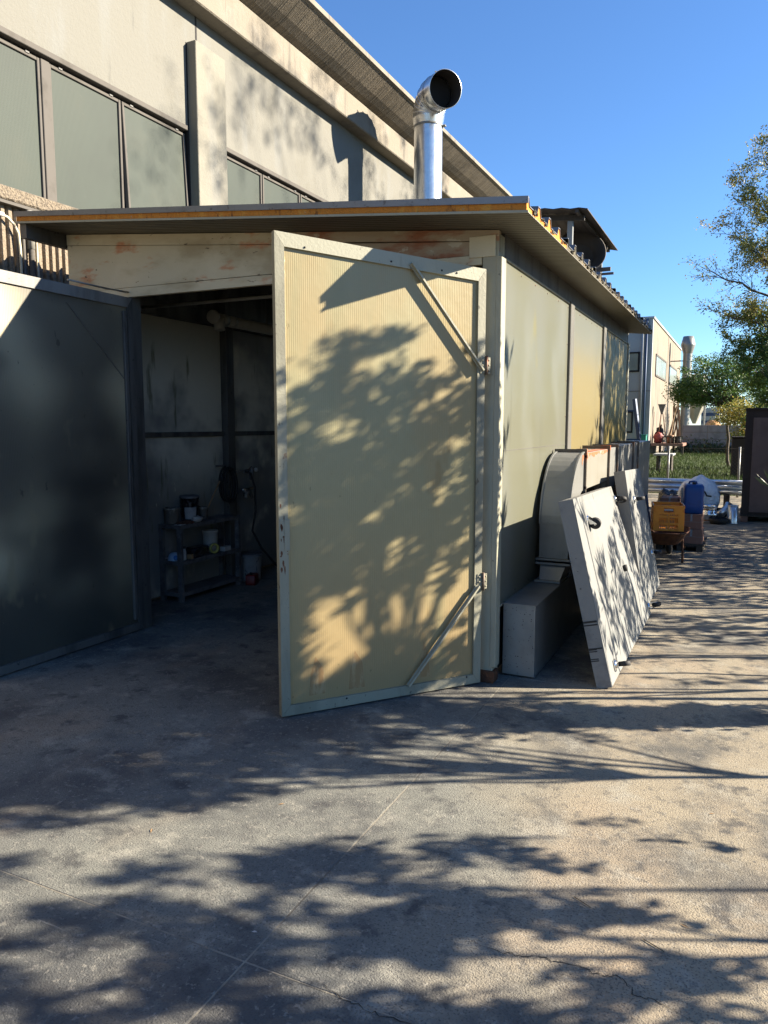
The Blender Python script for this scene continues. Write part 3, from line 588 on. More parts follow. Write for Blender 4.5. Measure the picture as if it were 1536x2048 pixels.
# ================================================================== CHIMNEY BEHIND THE SHED
cx, cy = -3.04, 6.23
ch = thing('exhaust_chimney', 'shiny galvanised exhaust pipe with turned open elbow above the shed roof', 'chimney', (cx, cy, 0))
CH = lambda n, mb, m, parent=None: wpart(n, mb, m, ch, parent)
rp_ = .206
CH('pipe', MB().lathe([(rp_, 0), (rp_, 5.91)], (cx, cy, 0), 40), 'galv')
for z in (1.2, 2.4, 3.6, 4.5): CH('seam', MB().lathe([(rp_, z - .01), (rp_ + .006, z - .006), (rp_ + .006, z + .006), (rp_, z + .01)], (cx, cy, 0), 40), 'galv')
CH('clamp', MB().lathe([(rp_, 5.895), (rp_ + .009, 5.90), (rp_ + .009, 5.925), (rp_, 5.93)], (cx, cy, 0), 40), 'galvdull')
CH('clamp_bolt', MB().box((cx + rp_ - .03, cy + .02, 5.90), (cx + rp_ + .05, cy + .07, 5.925), .004), 'galvdull')
bd = Vector((.72, -.694, 0)).normalized()
el_pts = [Vector((cx, cy, 5.91)), Vector((cx, cy, 6.02))]; Rb = .25
nseg = 6; tot = R(100)
c0 = Vector((cx, cy, 6.02)) + bd * Rb
for i in range(1, nseg + 1):
    a = tot * i / nseg
    el_pts.append(c0 - bd * Rb * math.cos(a) + Vector((0, 0, 1)) * Rb * math.sin(a))
dend = (bd * math.sin(tot) + Vector((0, 0, 1)) * math.cos(tot)).normalized()
mouth = el_pts[-1] + dend * .30
rr = .23
# gores: straight faceted rings with standing seams
def ring(c, d, r, n=40):
    d = d.normalized(); e1 = d.cross(Vector((bd.y, -bd.x, 0))).normalized(); e2 = d.cross(e1)
    return [c + (e1 * math.cos(2 * PI * k / n) + e2 * math.sin(2 * PI * k / n)) * r for k in range(n)]
tang = [Vector((0, 0, 1)), Vector((0, 0, 1))] + [(bd * math.sin(tot * i / nseg) + Vector((0, 0, 1)) * math.cos(tot * i / nseg)) for i in range(1, nseg + 1)]
for i in range(1, len(el_pts) - 1):
    A = ring(el_pts[i], tang[i], rr); B = ring(el_pts[i + 1], tang[i + 1], rr)
    mb = MB().add(A + B, [(k, (k + 1) % 40, 40 + (k + 1) % 40, 40 + k) for k in range(40)], True)
    g = CH('elbow_gore', mb, 'galv')
    m2 = MB(); r1 = ring(el_pts[i + 1] - tang[i + 1] * .006, tang[i + 1], rr + .001); r2 = ring(el_pts[i + 1], tang[i + 1], rr + .008); r3 = ring(el_pts[i + 1] + tang[i + 1] * .006, tang[i + 1], rr + .001)
    m2.add(r1 + r2 + r3, [(j * 40 + k, j * 40 + (k + 1) % 40, j * 40 + 40 + (k + 1) % 40, j * 40 + 40 + k) for j in (0, 1) for k in range(40)], True)
    CH('standing_seam', m2, 'galv', g)
A = ring(el_pts[0], tang[0], rp_ + .002); B = ring(el_pts[1], tang[1], rr)
CH('elbow_collar', MB().add(A + B, [(k, (k + 1) % 40, 40 + (k + 1) % 40, 40 + k) for k in range(40)], True), 'galv')
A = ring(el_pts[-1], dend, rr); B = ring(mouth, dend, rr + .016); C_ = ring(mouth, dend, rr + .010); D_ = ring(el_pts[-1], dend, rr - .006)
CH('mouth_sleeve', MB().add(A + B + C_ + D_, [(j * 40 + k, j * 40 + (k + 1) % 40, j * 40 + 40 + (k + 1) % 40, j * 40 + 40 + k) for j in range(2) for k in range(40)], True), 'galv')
CH('mouth_inner_shade', MB().add(C_ + D_, [(k, (k + 1) % 40, 40 + (k + 1) % 40, 40 + k) for k in range(40)], True), 'canopy')  # dark inner faces paint the shade inside the open pipe mouth
mid = el_pts[-1] + dend * .04
A = ring(mid - dend * .012, dend, rr + .012); B = ring(mid + dend * .012, dend, rr + .012)
cl = CH('clamp', MB().add(A + B, [(k, (k + 1) % 40, 40 + (k + 1) % 40, 40 + k) for k in range(40)], True), 'galvdull')
upv = (Vector((0, 0, 1)) - dend * dend.z).normalized()
CH('clamp_bolt', MB().bar(mid + upv * (rr + .03) - bd.cross(upv) * .07, mid + upv * (rr + .03) + bd.cross(upv) * .07, .012, .012).obox(mid + upv * (rr + .02), bd.cross(upv), bd, .015, .02, .02), 'flange', cl)
CH('mouth_shade_disc', MB().lathe([(rr - .02, 0), (.0, 0)], el_pts[-1] - dend * .0, 24, False, dend), 'black')  # black disc painted in for the unlit depth of the elbow

# ================================================================== VENT CANOPY ON THE ROOF
cp = thing('vent_canopy', 'small dark sheet canopy on steel posts above the shed roof', 'canopy', (-.9, 5.5, zu(-.9) + .06))
CP = lambda n, mb, m, parent=None: wpart(n, mb, m, cp, parent)
zc = lambda x: 4.02 - (x + .38) * .10
mb = MB(); prof = []
nx = 14
for i in range(nx + 1):
    x = -1.75 + 1.37 * i / nx
    prof += [(x, zc(x) + (.012 if i % 2 else 0))]
poly = prof + [(x, z + .012) for x, z in prof[::-1]]
CP('canopy_sheet', MB().prism(poly, 1, 4.50, 6.75), 'canopy')
for (x, y) in ((-.62, 4.75), (-1.6, 4.75), (-.55, 6.35), (-1.6, 6.35)):
    CP('post', MB().box((x - .03, y - .03, (zu(x) + .06) if y < 5.4 else 0), (x + .03, y + .03, zc(x) - .005)), 'galvdull')
for y in (4.75, 6.35):
    CP('beam', MB().bar((-1.72, y - .035, zc(-1.72) - .04), (-.45, y - .035, zc(-.45) - .04), .03, .06), 'canopy')
for x in (-.55, -1.2): CP('rafter', MB().bar((x + .05, 4.5, zc(x) - .02), (x + .05, 6.7, zc(x) - .02), .04, .035), 'canopy')
CP('rail', MB().bar((-1.6, 6.33, 3.70), (-.40, 6.33, 3.70), .04, .05).bar((-.36, 6.33, 3.64), (-1.62, 6.33, 3.64), .03, .03), 'benchsteel')
CP('fan_cowl', MB().lathe([(.14, -.55), (.14, -.12), (.20, -.05), (.28, .02), (.31, .04), (.30, .04), (.26, .0), (.13, -.12), (.0, -.14)], (-.66, 5.62, 3.80), 28, True, (.35, -.75, .35)), 'canopy')
CP('fan_stem', MB().tube([(-.80, 5.95, 3.62), (-.80, 5.98, 2.6)], .12, 14), 'canopy')

# ================================================================== DUCT ALONG THE SIDE WALL
du = thing('extraction_duct', 'flanged sheet metal duct with curved riser along the shed side wall', 'duct', (.13, .8, 0))
DU = lambda n, mb, m, parent=None, label=None: wpart(n, mb, m, du, parent, label)
dx0, dx1 = .035, .242
DU('plenum_box', MB().box((.012, .112, .012), (.218, 1.75, .474), .003), 'galvdull')
DU('box_edge', MB().box((.2185, .114, .012), (.2225, 1.74, .018)).box((.2185, .114, .468), (.2225, 1.74, .476)).box((.012, .108, .468), (.2225, .1115, .476)), 'galvdull')
mb = MB(); rn = random.Random(4)
for k in range(60):
    x = rn.uniform(.02, .21); z = rn.uniform(.03, .46); s = rn.uniform(.0012, .003)
    mb.obox((x, .1115, z), (1, 0, 0), (0, 1, 0), s, .0006, s)
sp = DU('dirt_speck', mb, 'tape'); sp['kind'] = 'stuff'
DU('collar', MB().add([(.06, .84, .476), (.20, .84, .476), (.20, 1.16, .476), (.06, 1.16, .476), (dx0 + .01, .935, .60), (dx1 - .01, .935, .60), (dx1 - .01, 1.215, .60), (dx0 + .01, 1.215, .60)],
   [(0, 1, 5, 4), (1, 2, 6, 5), (2, 3, 7, 6), (3, 0, 4, 7), (4, 5, 6, 7)]), 'galvdull')
for z in (.485, .60, .63):
    DU('flange', MB().box((dx0 - .022, .91, z - .008), (dx1 + .02, 1.24, z + .008), .002) if z > .5 else MB().box((.03, .82, z - .008), (.216, 1.18, z + .008), .002), 'galvdull')
DU('riser', MB().box((dx0, .93, .64), (dx1, 1.22, .889)), 'galvdull')
yc, zc_ = 1.43, .89; n = 14
outer = [(yc - .5 * math.cos(a), zc_ + .5 * math.sin(a)) for a in np.linspace(0, PI / 2, n)]
inner = [(yc - .21 * math.cos(a), zc_ + .21 * math.sin(a)) for a in np.linspace(0, PI / 2, n)]
vs = []; 
for (a, b), (c, d) in zip(outer, inner): vs += [(dx0, a, b), (dx1, a, b), (dx1, c, d), (dx0, c, d)]
fs = [(i * 4 + j, i * 4 + (j + 1) % 4, i * 4 + 4 + (j + 1) % 4, i * 4 + 4 + j) for i in range(n - 1) for j in range(4)]
DU('primer_smear', MB().add([(dx1 + .0015, 1.415, 1.37), (dx1 + .0015, 1.37, 1.375), (dx1 + .0015, 1.345, 1.33), (dx1 + .0015, 1.36, 1.29), (dx1 + .0015, 1.39, 1.33), (dx1 + .0015, 1.42, 1.35)], [(0, 1, 2, 3, 4, 5)]), 'ductorange')
elb = DU('elbow', MB().add(vs, fs), 'galvdull', None, 'curved grey elbow at the near end of the duct')
for x in (dx0, dx1):
    mb = MB(); e = .006; vs = []
    for i in range(n):
        a = PI / 2 * i / (n - 1)
        for r_ in (.498, .508):
            vs += [(x - e, yc - r_ * math.cos(a), zc_ + r_ * math.sin(a)), (x + e, yc - r_ * math.cos(a), zc_ + r_ * math.sin(a))]
    fs = []
    for i in range(n - 1):
        o = i * 4; fs += [(o, o + 1, o + 5, o + 4), (o + 2, o + 6, o + 7, o + 3), (o, o + 4, o + 6, o + 2), (o + 1, o + 3, o + 7, o + 5)]
    DU('elbow_seam', mb.add(vs, fs), 'galvdull', elb)
segs = [(1.455, 2.53, 1.10, 1.385, 'ductcream'), (2.565, 3.03, 1.02, 1.39, 'galvdull'), (3.065, 4.18, .74, 1.40, 'galvdull'), (4.215, 4.60, .72, 1.40, 'galvdull'), (4.635, 5.90, .70, 1.40, 'galvdull')]
for a, b, z0, z1, m in segs:
    s = DU('duct_segment', MB().box((dx0, a, z0), (dx1, b, z1), .003), m)
    if m == 'ductcream':
        DU('primer_smear', MB().add([(dx0 + .06, a + .02, z1 + .0012), (dx1 - .004, a + .02, z1 + .0012), (dx1 - .004, b - .02, z1 + .0012), (dx0 + .11, b - .02, z1 + .0012)], [(0, 1, 2, 3)])
           .add([(dx1 + .0012, a + .02, z1 - .03), (dx1 + .0012, a + .1, z1 - .055), (dx1 + .0012, a + .25, z1 - .02), (dx1 + .0012, a + .4, z1 - .045), (dx1 + .0012, a + .6, z1 - .018), (dx1 + .0012, b - .25, z1 - .04), (dx1 + .0012, b - .02, z1 - .025), (dx1 + .0012, b - .02, z1 - .004), (dx1 + .0012, a + .02, z1 - .004)], [tuple(range(9))]), 'ductorange', s)
for i, y in enumerate((1.443, 2.548, 3.048, 4.198, 4.618)):
    z0 = segs[i][2] if i else 1.10; z0 = min(z0, segs[max(i - 1, 0)][2]) - .02
    for dy in (-.011, .003):
        mb = MB(); y_ = y + dy; t = .008
        mb.box((dx0 - .02, y_, z0), (dx0 + .01, y_ + t, 1.415)).box((dx1 - .01, y_, z0), (dx1 + .02, y_ + t, 1.415))
        mb.box((dx0 + .01, y_ + .0005, 1.388), (dx1 - .01, y_ + t - .0005, 1.4155)).box((dx0 + .01, y_ + .0005, z0), (dx1 - .01, y_ + t - .0005, z0 + .025))
        DU('flange', mb, 'flange')
    if i < 2: DU('primer_smear', MB().box((dx1 - .06, y - .014, 1.4162), (dx1 + .019, y + .013, 1.4185)).box((dx1 + .0205, y - .014, 1.375), (dx1 + .0225, y + .013, 1.4165)), 'ductorange')
mb = MB()
for z in (1.36, 1.12): mb.box((.243, 1.432, z - .012), (.268, 1.462, z + .012), .003)
DU('flange_clip', mb, 'flange')
for y in (2.3, 3.6, 5.2):
    DU('support_leg', MB().box((.06, y, 0), (.10, y + .04, 1.11 if y < 3 else .745)).box((.18, y, 0), (.22, y + .04, 1.11 if y < 3 else .745)), 'flange')

# ================================================================== LEANING DOOR LEAVES
def leaning(label, A, B, C, D, th, casters, cat='door leaf'):
    """A bottom near, B bottom far, C top far, D top near: corners of the outward face"""
    A, B, C, D = map(Vector, (A, B, C, D)); root = thing('caster_panel', label, cat, tuple(A), 0, 'caster panels leaning on the duct')
    nrm = (B - A).cross(D - A).normalized()
    pt = lambda u, v: (A * (1 - u) + B * u) * (1 - v) + (D * (1 - u) + C * u) * v
    wpart('leaf', MB().sheet4([A, B, C, D], th), 'leanedge', root)
    g = .006
    o = [A + nrm * .004, B + nrm * .004, C + nrm * .004, D + nrm * .004]
    wpart('face_sheet', MB().sheet4(o, .0035), 'leanboard', root)
    for u in (.42, .93, .965): wpart('face_groove', MB().bar(pt(u, .004) + nrm * .0042, pt(u, .996) + nrm * .0042, .003, .0012, nrm), 'leanedge', root)
    for (u, v, su, kind) in casters:
        p = pt(u, v) + nrm * .005
        if kind == 'knob':
            k = wpart('knob', MB().lathe([(.018, 0), (.018, .02), (.026, .024), (.026, .045), (.0, .047)], p, 14, True, nrm), 'rubber', root); continue
        pl = wpart('caster', MB().obox(p + nrm * .002, (0, 1, 0), nrm.cross(Vector((0, 1, 0))), .032, .032, .002), 'chrome', root)
        dn = Vector(su).normalized()
        c = p + nrm * .055 + dn * .035
        axl = nrm.cross(dn).normalized()
        mb = MB()
        for s in (-1, 1): mb.add([p + nrm * .004 + axl * s * .019 + dn * -.022, p + nrm * .004 + axl * s * .019 + dn * .026, c + axl * s * .019 + nrm * .014, c + axl * s * .019 - dn * .014],
                                 [(0, 1, 2, 3)]).add([p + nrm * .004 + axl * s * .021 + dn * -.022, p + nrm * .004 + axl * s * .021 + dn * .026, c + axl * s * .021 + nrm * .014, c + axl * s * .021 - dn * .014], [(3, 2, 1, 0)])
        mb.lathe([(.026, 0), (.026, .012), (.0, .013)], p, 16, True, nrm)
        wpart('fork', mb, 'chrome', root, pl)
        wpart('wheel', MB().lathe([(.008, -.016), (.034, -.015), (.038, -.010), (.038, .010), (.034, .015), (.008, .016)], c, 20, True, axl), 'rubber', root, pl)
        wpart('hub', MB().lathe([(.0, -.017), (.010, -.0165), (.010, .0165), (.0, .017)], c, 12, True, axl), 'chrome', root, pl)
    return root, pt, nrm
b1, pt, nr = leaning('near white door leaf with casters and black tape marks leaning on the duct', (.69, .14, .012), (.70, 2.16, .012), (.335, 2.16, 1.08), (.415, .17, 1.15), .088,
    [(.17, .865, (0, .25, -1), 'c'), (.985, .90, (.1, .9, -.5), 'c'), (.105, .07, (0, .7, -.2), 'c'), (.985, .06, (.2, .9, .1), 'c'), (.62, .46, 0, 'knob')])
# tape marks on the near edge
tm = MB(); ed = Vector((0, -1, 0))
Ab, Db = Vector((.69, .14, .012)), Vector((.415, .17, 1.15))
for v, w in ((.335, .004), (.352, .006), (.195, .003), (.205, .003), (.21, .004), (.155, .003), (.145, .003)):
    p = Ab.lerp(Db, v); back = -nr
    L_ = .085 if w > .0035 else .05
    tm.obox(p + back * (.0885 - L_ / 2) + Vector((0, -.0012, 0)), back, Vector((0, 0, 1)), L_ / 2, w, .0008)
wpart('tape_mark', tm, 'tape', b1)
b2, pt2, nr2 = leaning('farther grey white door leaf leaning on the duct behind the first', (.645, 2.20, .012), (.65, 3.42, .012), (.415, 3.42, 1.17), (.43, 2.26, 1.21), .09,
    [(.25, .78, (0, .9, 0), 'c'), (.80, .30, (0, .9, 0), 'c')])

# ================================================================== STUFF PILED BEYOND THE DUCT
wb = thing('wheelbarrow', 'rusty dark wheelbarrow with tubular legs carrying an orange crate', 'wheelbarrow', (.56, 4.95, 0))
WB = lambda n, mb, m, parent=None: wpart(n, mb, m, wb, parent)
def tray():
    vs = []; fs = []; lv = [(.30, .30, .365), (.285, .29, .36), (.24, .25, .27), (.17, .18, .215), (.0, .0, .205)]
    n = 28
    for a, b, z in lv:
        for k in range(n):
            t = 2 * PI * k / n; c, s = math.cos(t), math.sin(t)
            vs.append((.565 + .82 * a * math.copysign(abs(c) ** .6, c), 4.98 + 1.3 * b * math.copysign(abs(s) ** .6, s), z))
    fs = [(i * n + k, i * n + (k + 1) % n, i * n + n + (k + 1) % n, i * n + n + k) for i in range(len(lv) - 1) for k in range(n)]
    return MB().add(vs, fs, True)
WB('tray', tray(), 'rust')
WB('rim', MB().tube([(.565 + .25 * math.copysign(abs(math.cos(t)) ** .6, math.cos(t)), 4.98 + .395 * math.copysign(abs(math.sin(t)) ** .6, math.sin(t)), .368) for t in np.linspace(0, 2 * PI, 33)], .009, 8, False), 'rust')
for x, sx in ((.755, 1), (.375, -1)):
    WB('leg', MB().tube([(x - .03 * sx, 4.98, .33), (x, 4.86, .28), (x + .01 * sx, 4.82, .10), (x + .012 * sx, 4.80, .008)], .014, 8), 'rust')
    WB('handle', MB().tube([(x - .06 * sx, 5.38, .21), (x - .03 * sx, 4.98, .25), (x, 4.72, .33)], .014, 8), 'rust')
WB('wheel', MB().lathe([(.03, -.03), (.13, -.035), (.165, -.02), (.165, .02), (.13, .035), (.03, .03)], (.565, 5.50, .166), 22, True, (1, 0, 0)), 'rubber')
WB('axle_stay', MB().tube([(.42, 5.36, .215), (.515, 5.50, .166)], .01, 6).tube([(.71, 5.36, .215), (.615, 5.50, .166)], .01, 6).tube([(.50, 5.50, .166), (.63, 5.50, .166)], .009, 6), 'rust')
# crate
cr = thing('plastic_crate', 'orange slotted plastic crate sitting in the wheelbarrow', 'crate', (.565, 5.0, .375), R(9))
def crate_side(L, H, t, ax, off):
    mb = MB()
    def bx(u0, u1, z0, z1, tt=t):
        if ax == 'x': mb.box((u0, off - tt / 2, z0), (u1, off + tt / 2, z1))
        else: mb.box((off - tt / 2, u0, z0), (off + tt / 2, u1, z1))
    h = L / 2
    bx(-h, h, H - .035, H - .0005, t * 1.9); bx(-h + .01, -.055, H - .085, H - .035); bx(.055, h - .01, H - .085, H - .035)
    bx(-h, -h * .62, .0, H - .085, t * 1.5); bx(h * .62, h, .0, H - .085, t * 1.5)
    for z0, z1 in ((.0, .022), (.075, .095), (.155, .18), (H - .105, H - .085)): bx(-h * .62, h * .62, z0, z1)
    n = 11
    for k in range(n + 1):
        u = -h * .62 + 2 * h * .62 * k / n; bx(u - .0035, u + .0035, .0, H - .085, t * .7)
    bx(-.004, .004, 0, H - .085, t)
    return mb
lx, ly, hh = .335, .43, .30
for off in (-ly / 2, ly / 2): obj('crate_wall', crate_side(lx, hh, .006, 'x', off), 'orange', cr)
for off in (-lx / 2, lx / 2): obj('crate_wall', crate_side(ly, hh, .006, 'y', off), 'orange', cr)
obj('crate_floor', MB().box((-lx / 2 + .005, -ly / 2 + .005, -.002), (lx / 2 - .005, ly / 2 - .005, .008)), 'orange', cr)
obj('label_tag', MB().box((-.05, -ly / 2 - .0095, hh - .062), (.045, -ly / 2 - .0065, hh - .045)), 'whiteplastic', cr)
# low pallet, box stack and jerrycan
pl = thing('wooden_pallet', 'low blackened pallet under the pinkish cartons', 'pallet', (.72, 6.1, 0))
for k in range(5): wpart('deck_board', MB().box((.36, 5.74 + k * .17, .075), (.96, 5.86 + k * .17, .095), .003), 'pallet', pl)
for x in (.38, .63, .86): wpart('bearer', MB().box((x, 5.75, .0), (x + .08, 6.54, .0745), .003), 'pallet', pl)
def carton(a, b, label, m='card', sag=.0):
    c = ((a[0] + b[0]) / 2, (a[1] + b[1]) / 2, a[2]); t = thing('cardboard_carton', label, 'carton', c, 0, 'pinkish cartons behind the wheelbarrow')
    mb = MB().box(a, b, .006)
    o = wpart('carton_body', mb, m, t)
    wpart('tape_strip', MB().box((a[0] + (b[0] - a[0]) * .45, a[1] + .01, b[2] + .0004), (a[0] + (b[0] - a[0]) * .55, b[1] - .01, b[2] + .0012)).box((a[0] + (b[0] - a[0]) * .45, a[1] - .0012, b[2] - .09), (a[0] + (b[0] - a[0]) * .55, a[1] - .0003, b[2] - .002)), 'clearbag', t)
    wpart('flap_line', MB().box((a[0] - .001, a[1] - .0015, a[2] + (b[2] - a[2]) * .48), (b[0] + .001, a[1] - .0004, a[2] + (b[2] - a[2]) * .5)), 'leanedge', t)
    return t
carton((.66, 5.76, .097), (.93, 6.16, .285), 'lower pinkish carton under the blue jerrycan')
carton((.665, 5.765, .287), (.915, 6.14, .475), 'upper pinkish carton directly under the blue jerrycan')
carton((.36, 5.80, .097), (.645, 6.40, .50), 'large pinkish carton behind the orange crate')
carton((.40, 5.90, .502), (.62, 6.25, .66), 'small pinkish carton stacked on the large one behind the crate')
jc = thing('jerrycan', 'deep blue plastic jerrycan standing on pinkish cartons', 'jerrycan', (.79, 5.95, .477), R(6))
def rrect(hx, hy, r, n=5):
    out = []
    for cx_, cy_, a0 in ((hx - r, hy - r, 0), (-hx + r, hy - r, PI / 2), (-hx + r, -hy + r, PI), (hx - r, -hy + r, 1.5 * PI)):
        for k in range(n + 1): a = a0 + PI / 2 * k / n; out.append((cx_ + r * math.cos(a), cy_ + r * math.sin(a)))
    return out
def loft(levels):
    vs = []; k = None
    for pts, z in levels:
        k = len(pts); vs += [(x, y, z) for x, y in pts]
    n = len(levels); fs = [(i * k + j, i * k + (j + 1) % k, i * k + k + (j + 1) % k, i * k + k + j) for i in range(n - 1) for j in range(k)]
    mb = MB().add(vs, fs, True); mb.f += [tuple(range(k))[::-1], tuple(range((n - 1) * k, n * k))]; mb.sm += [False, False]; return mb
obj('can_body', loft([(rrect(.105, .13, .04), 0), (rrect(.118, .145, .04), .015), (rrect(.122, .15, .04), .10), (rrect(.118, .146, .04), .19), (rrect(.122, .15, .04), .28), (rrect(.120, .147, .045), .345), (rrect(.105, .13, .045), .368), (rrect(.09, .11, .04), .372)]), 'blue', jc)
obj('can_handle', MB().tube([(-.055, .02, .37), (-.05, .02, .395), (0, .02, .402), (.03, .02, .395), (.035, .02, .37)], .013, 8), 'blue', jc)
obj('can_cap', MB().lathe([(.024, 0), (.024, .03), (.0, .031)], (.0, -.08, .37), 16), 'tape', jc)
# bin bag on the cartons and wrap
solo('bin_bag', MB().blob((.45, 6.55, .30), .20, .19, .42, .22, 2.2, 3, 26, 18, -.298), 'blackbag', 'shiny black bin bag slumped behind the orange crate', 'bag', (.45, 6.55, 0))
solo('plastic_wrap', MB().blob((.64, 6.78, .26), .10, .12, .45, .3, 2.6, 5, 22, 16, -.258), 'clearbag', 'crumpled clear plastic wrap beside the black bin bag', 'wrap', (.64, 6.78, 0))
solo('bulk_sack', MB().blob((.70, 9.45, .36), .34, .32, .38, .12, 1.8, 9, 30, 20, -.358), 'whitebag', 'large white woven sack slumped beside the steel pots', 'sack', (.70, 9.45, 0))
solo('sack_strap', MB().tube([(.74, 9.10, .55), (.80, 9.07, .49), (.83, 9.10, .43), (.90, 9.12, .42)], .014, 6), 'tape', 'dark lifting strap lying on the white sack', 'strap', (.74, 9.1, .5))
# steel pots and offcut tubes
sp_ = thing('steel_pot', 'bright steel pot with rolled bands in front of the white sack', 'pot', (.88, 8.95, 0))
wpart('pot_body', MB().lathe([(.0, .0), (.13, .0), (.135, .02), (.13, .13), (.14, .15), (.115, .17), (.115, .27), (.125, .29), (.12, .29), (.11, .27), (.11, .19), (.0, .18)], (.88, 8.95, 0), 28), 'chrome', sp_)
wpart('band', MB().lathe([(.137, .04), (.142, .05), (.137, .06)], (.88, 8.95, 0), 28).lathe([(.117, .21), (.121, .22), (.117, .23)], (.88, 8.95, 0), 28), 'copper', sp_)
tu = thing('offcut_tube', 'upright galvanised tube offcut beside the brown steel cabinet', 'tube', (1.235, 9.0, 0))
wpart('tube_wall', MB().lathe([(.082, 0), (.082, .30), (.078, .30), (.078, .02)], (1.235, 9.0, 0), 28), 'galv', tu)
wpart('rim', MB().lathe([(.083, .29), (.089, .296), (.083, .302)], (1.235, 9.0, 0), 28).lathe([(.083, .0), (.088, .006), (.083, .012)], (1.235, 9.0, 0), 28), 'galv', tu)
solo('offcut_tube', MB().tube([(1.00, 9.18, .12), (1.07, 9.16, .15), (1.14, 9.2, .22), (1.17, 9.26, .29)], [.06, .065, .065, .062], 16), 'galv', 'short bent galvanised tube lying among the black hoses', 'tube', (1.05, 9.2, 0))
mb = MB(); c = Vector((1.03, 9.32, .11))
for q in range(5):
    mb.tube([c + Vector((.15 * math.cos(t) * (1 - .05 * q), .13 * math.sin(t), .02 * q - .06 + .10 * max(0, math.sin(t * 1 + q)) )) for t in np.linspace(0, 2 * PI, 26)], .016, 7, False)
solo('hose_coil', mb, 'rubber', 'tangled black hose coil beside the upright tube', 'hose', (1.03, 9.32, 0))
solo('floor_basin', MB().lathe([(.0, 0), (.12, .0), (.15, .05), (.155, .09), (.148, .09), (.14, .05), (.0, .02)], (1.03, 8.86, 0), 24), 'rubber', 'flat black rubber basin in front of the hose coil', 'basin', (1.03, 8.86, 0))
# stacked galvanised pipes across the back of the yard
rk = thing('timber_bearer', 'dark timber bearers carrying the stacked galvanised pipes', 'bearer', (.4, 11.3, 0))
for x in (-.55, 1.05): wpart('beam', MB().box((x, 10.9, 0), (x + .10, 11.55, .30), .004), 'pallet', rk)
pipes = [(11.0, .345, .042), (11.1, .345, .042), (11.22, .345, .045), (11.34, .345, .042), (11.05, .425, .042), (11.17, .43, .042), (11.29, .43, .045), (11.12, .515, .042), (11.24, .52, .042)]
PL = ['galvanised pipe in the bottom row of the stack, %s' % q for q in ('nearest the yard', 'second from the front', 'third from the front', 'farthest back')] + ['galvanised pipe in the middle row of the stack, %s' % q for q in ('in front', 'in the centre', 'at the back')] + ['galvanised pipe on top of the stack, %s one' % q for q in ('front', 'rear')]
for k, (y, z, r_) in enumerate(pipes):
    solo('steel_pipe', MB().tube([(-1.2 - .07 * (k % 3), y, z), (1.55 + .05 * (k % 4), y, z)], r_, 12), 'galv', PL[k], 'pipe', (.2, y, z), 'galvanised pipes stacked at the yard end')
mb = MB()
# brown steel cabinet on a pallet at the right
cb = thing('steel_cabinet', 'tall dark brown steel cabinet on a pallet at the right edge', 'cabinet', (1.9, 9.9, .12))
CB = lambda n, mb, m, parent=None: wpart(n, mb, m, cb, parent)
CB('carcass', MB().box((1.36, 9.30, .12), (3.0, 10.6, 1.86), .006), 'container')
CB('front_panel', MB().box((1.47, 9.285, .17), (2.9, 9.2995, 1.72), .004), 'containerlight')
CB('top_lip', MB().box((1.345, 9.27, 1.845), (3.02, 10.62, 1.875), .004), 'container')
CB('corner_post', MB().box((1.352, 9.29, .12), (1.40, 9.34, 1.845)), 'container')
CB('vent_opening', MB().box((1.74, 9.279, .62), (2.3, 9.2845, 1.0)), 'black')
pb = thing('wooden_pallet', 'grey pallet under the brown steel cabinet', 'pallet', (1.9, 9.9, 0))
for k in range(7): wpart('deck_board', MB().box((1.34, 9.28 + k * .19, .097), (3.0, 9.42 + k * .19, .118), .003), 'pallet', pb)
for x in (1.36, 2.1, 2.86): wpart('bearer', MB().box((x, 9.29, .0), (x + .10, 10.58, .0965), .003), 'card', pb)
# wire mesh fence behind the pipes
fe = thing('mesh_fence', 'low chain link fence between the yard and the meadow', 'fence', (.2, 13.9, 0))
mb = MB(); Lf, Hf, p_ = 9.0, 1.05, .075
for k in range(int((Lf + Hf) / p_)):
    for s in (1, -1):
        x0 = -5 + k * p_ if s > 0 else -5 - Hf + k * p_
        a = Vector((-5 + k * p_, 13.9, .03)); b = Vector((-5 + k * p_ + s * Hf, 13.9, .03 + Hf))
        mb.bar(a, b, .0028, .0028, (0, 1, 0))
me_ = wpart('wire_mesh', mb, 'winframe', fe); me_['kind'] = 'stuff'
for x in (-4.2, -2.2, -.2, 1.27, 3.3): wpart('post', MB().tube([(x, 13.93, -.05), (x, 13.93, 1.12)], .025, 8), 'galvdull', fe)
wpart('top_wire', MB().tube([(-5, 13.92, 1.08), (5, 13.92, 1.08)], .004, 5), 'winframe', fe)

# blue steel ladder leaning at the far shed corner
ld = thing('leaning_frame', 'blue grey steel frame leaning behind the far corner of the shed', 'frame', (-.05, 6.1, 0))
for dx in (0, .25): wpart('rail', MB().bar((.03 + dx, 6.15, .0), (-.28 + dx, 6.35, 1.95), .03, .05), 'bluegrey', ld)
for k in range(5):
    f_ = .12 + k * .2; a = Vector((.03, 6.15, 0)).lerp(Vector((-.28, 6.35, 1.95)), f_); wpart('rung', MB().bar(a, a + Vector((.25, 0, 0)), .02, .02), 'bluegrey', ld)

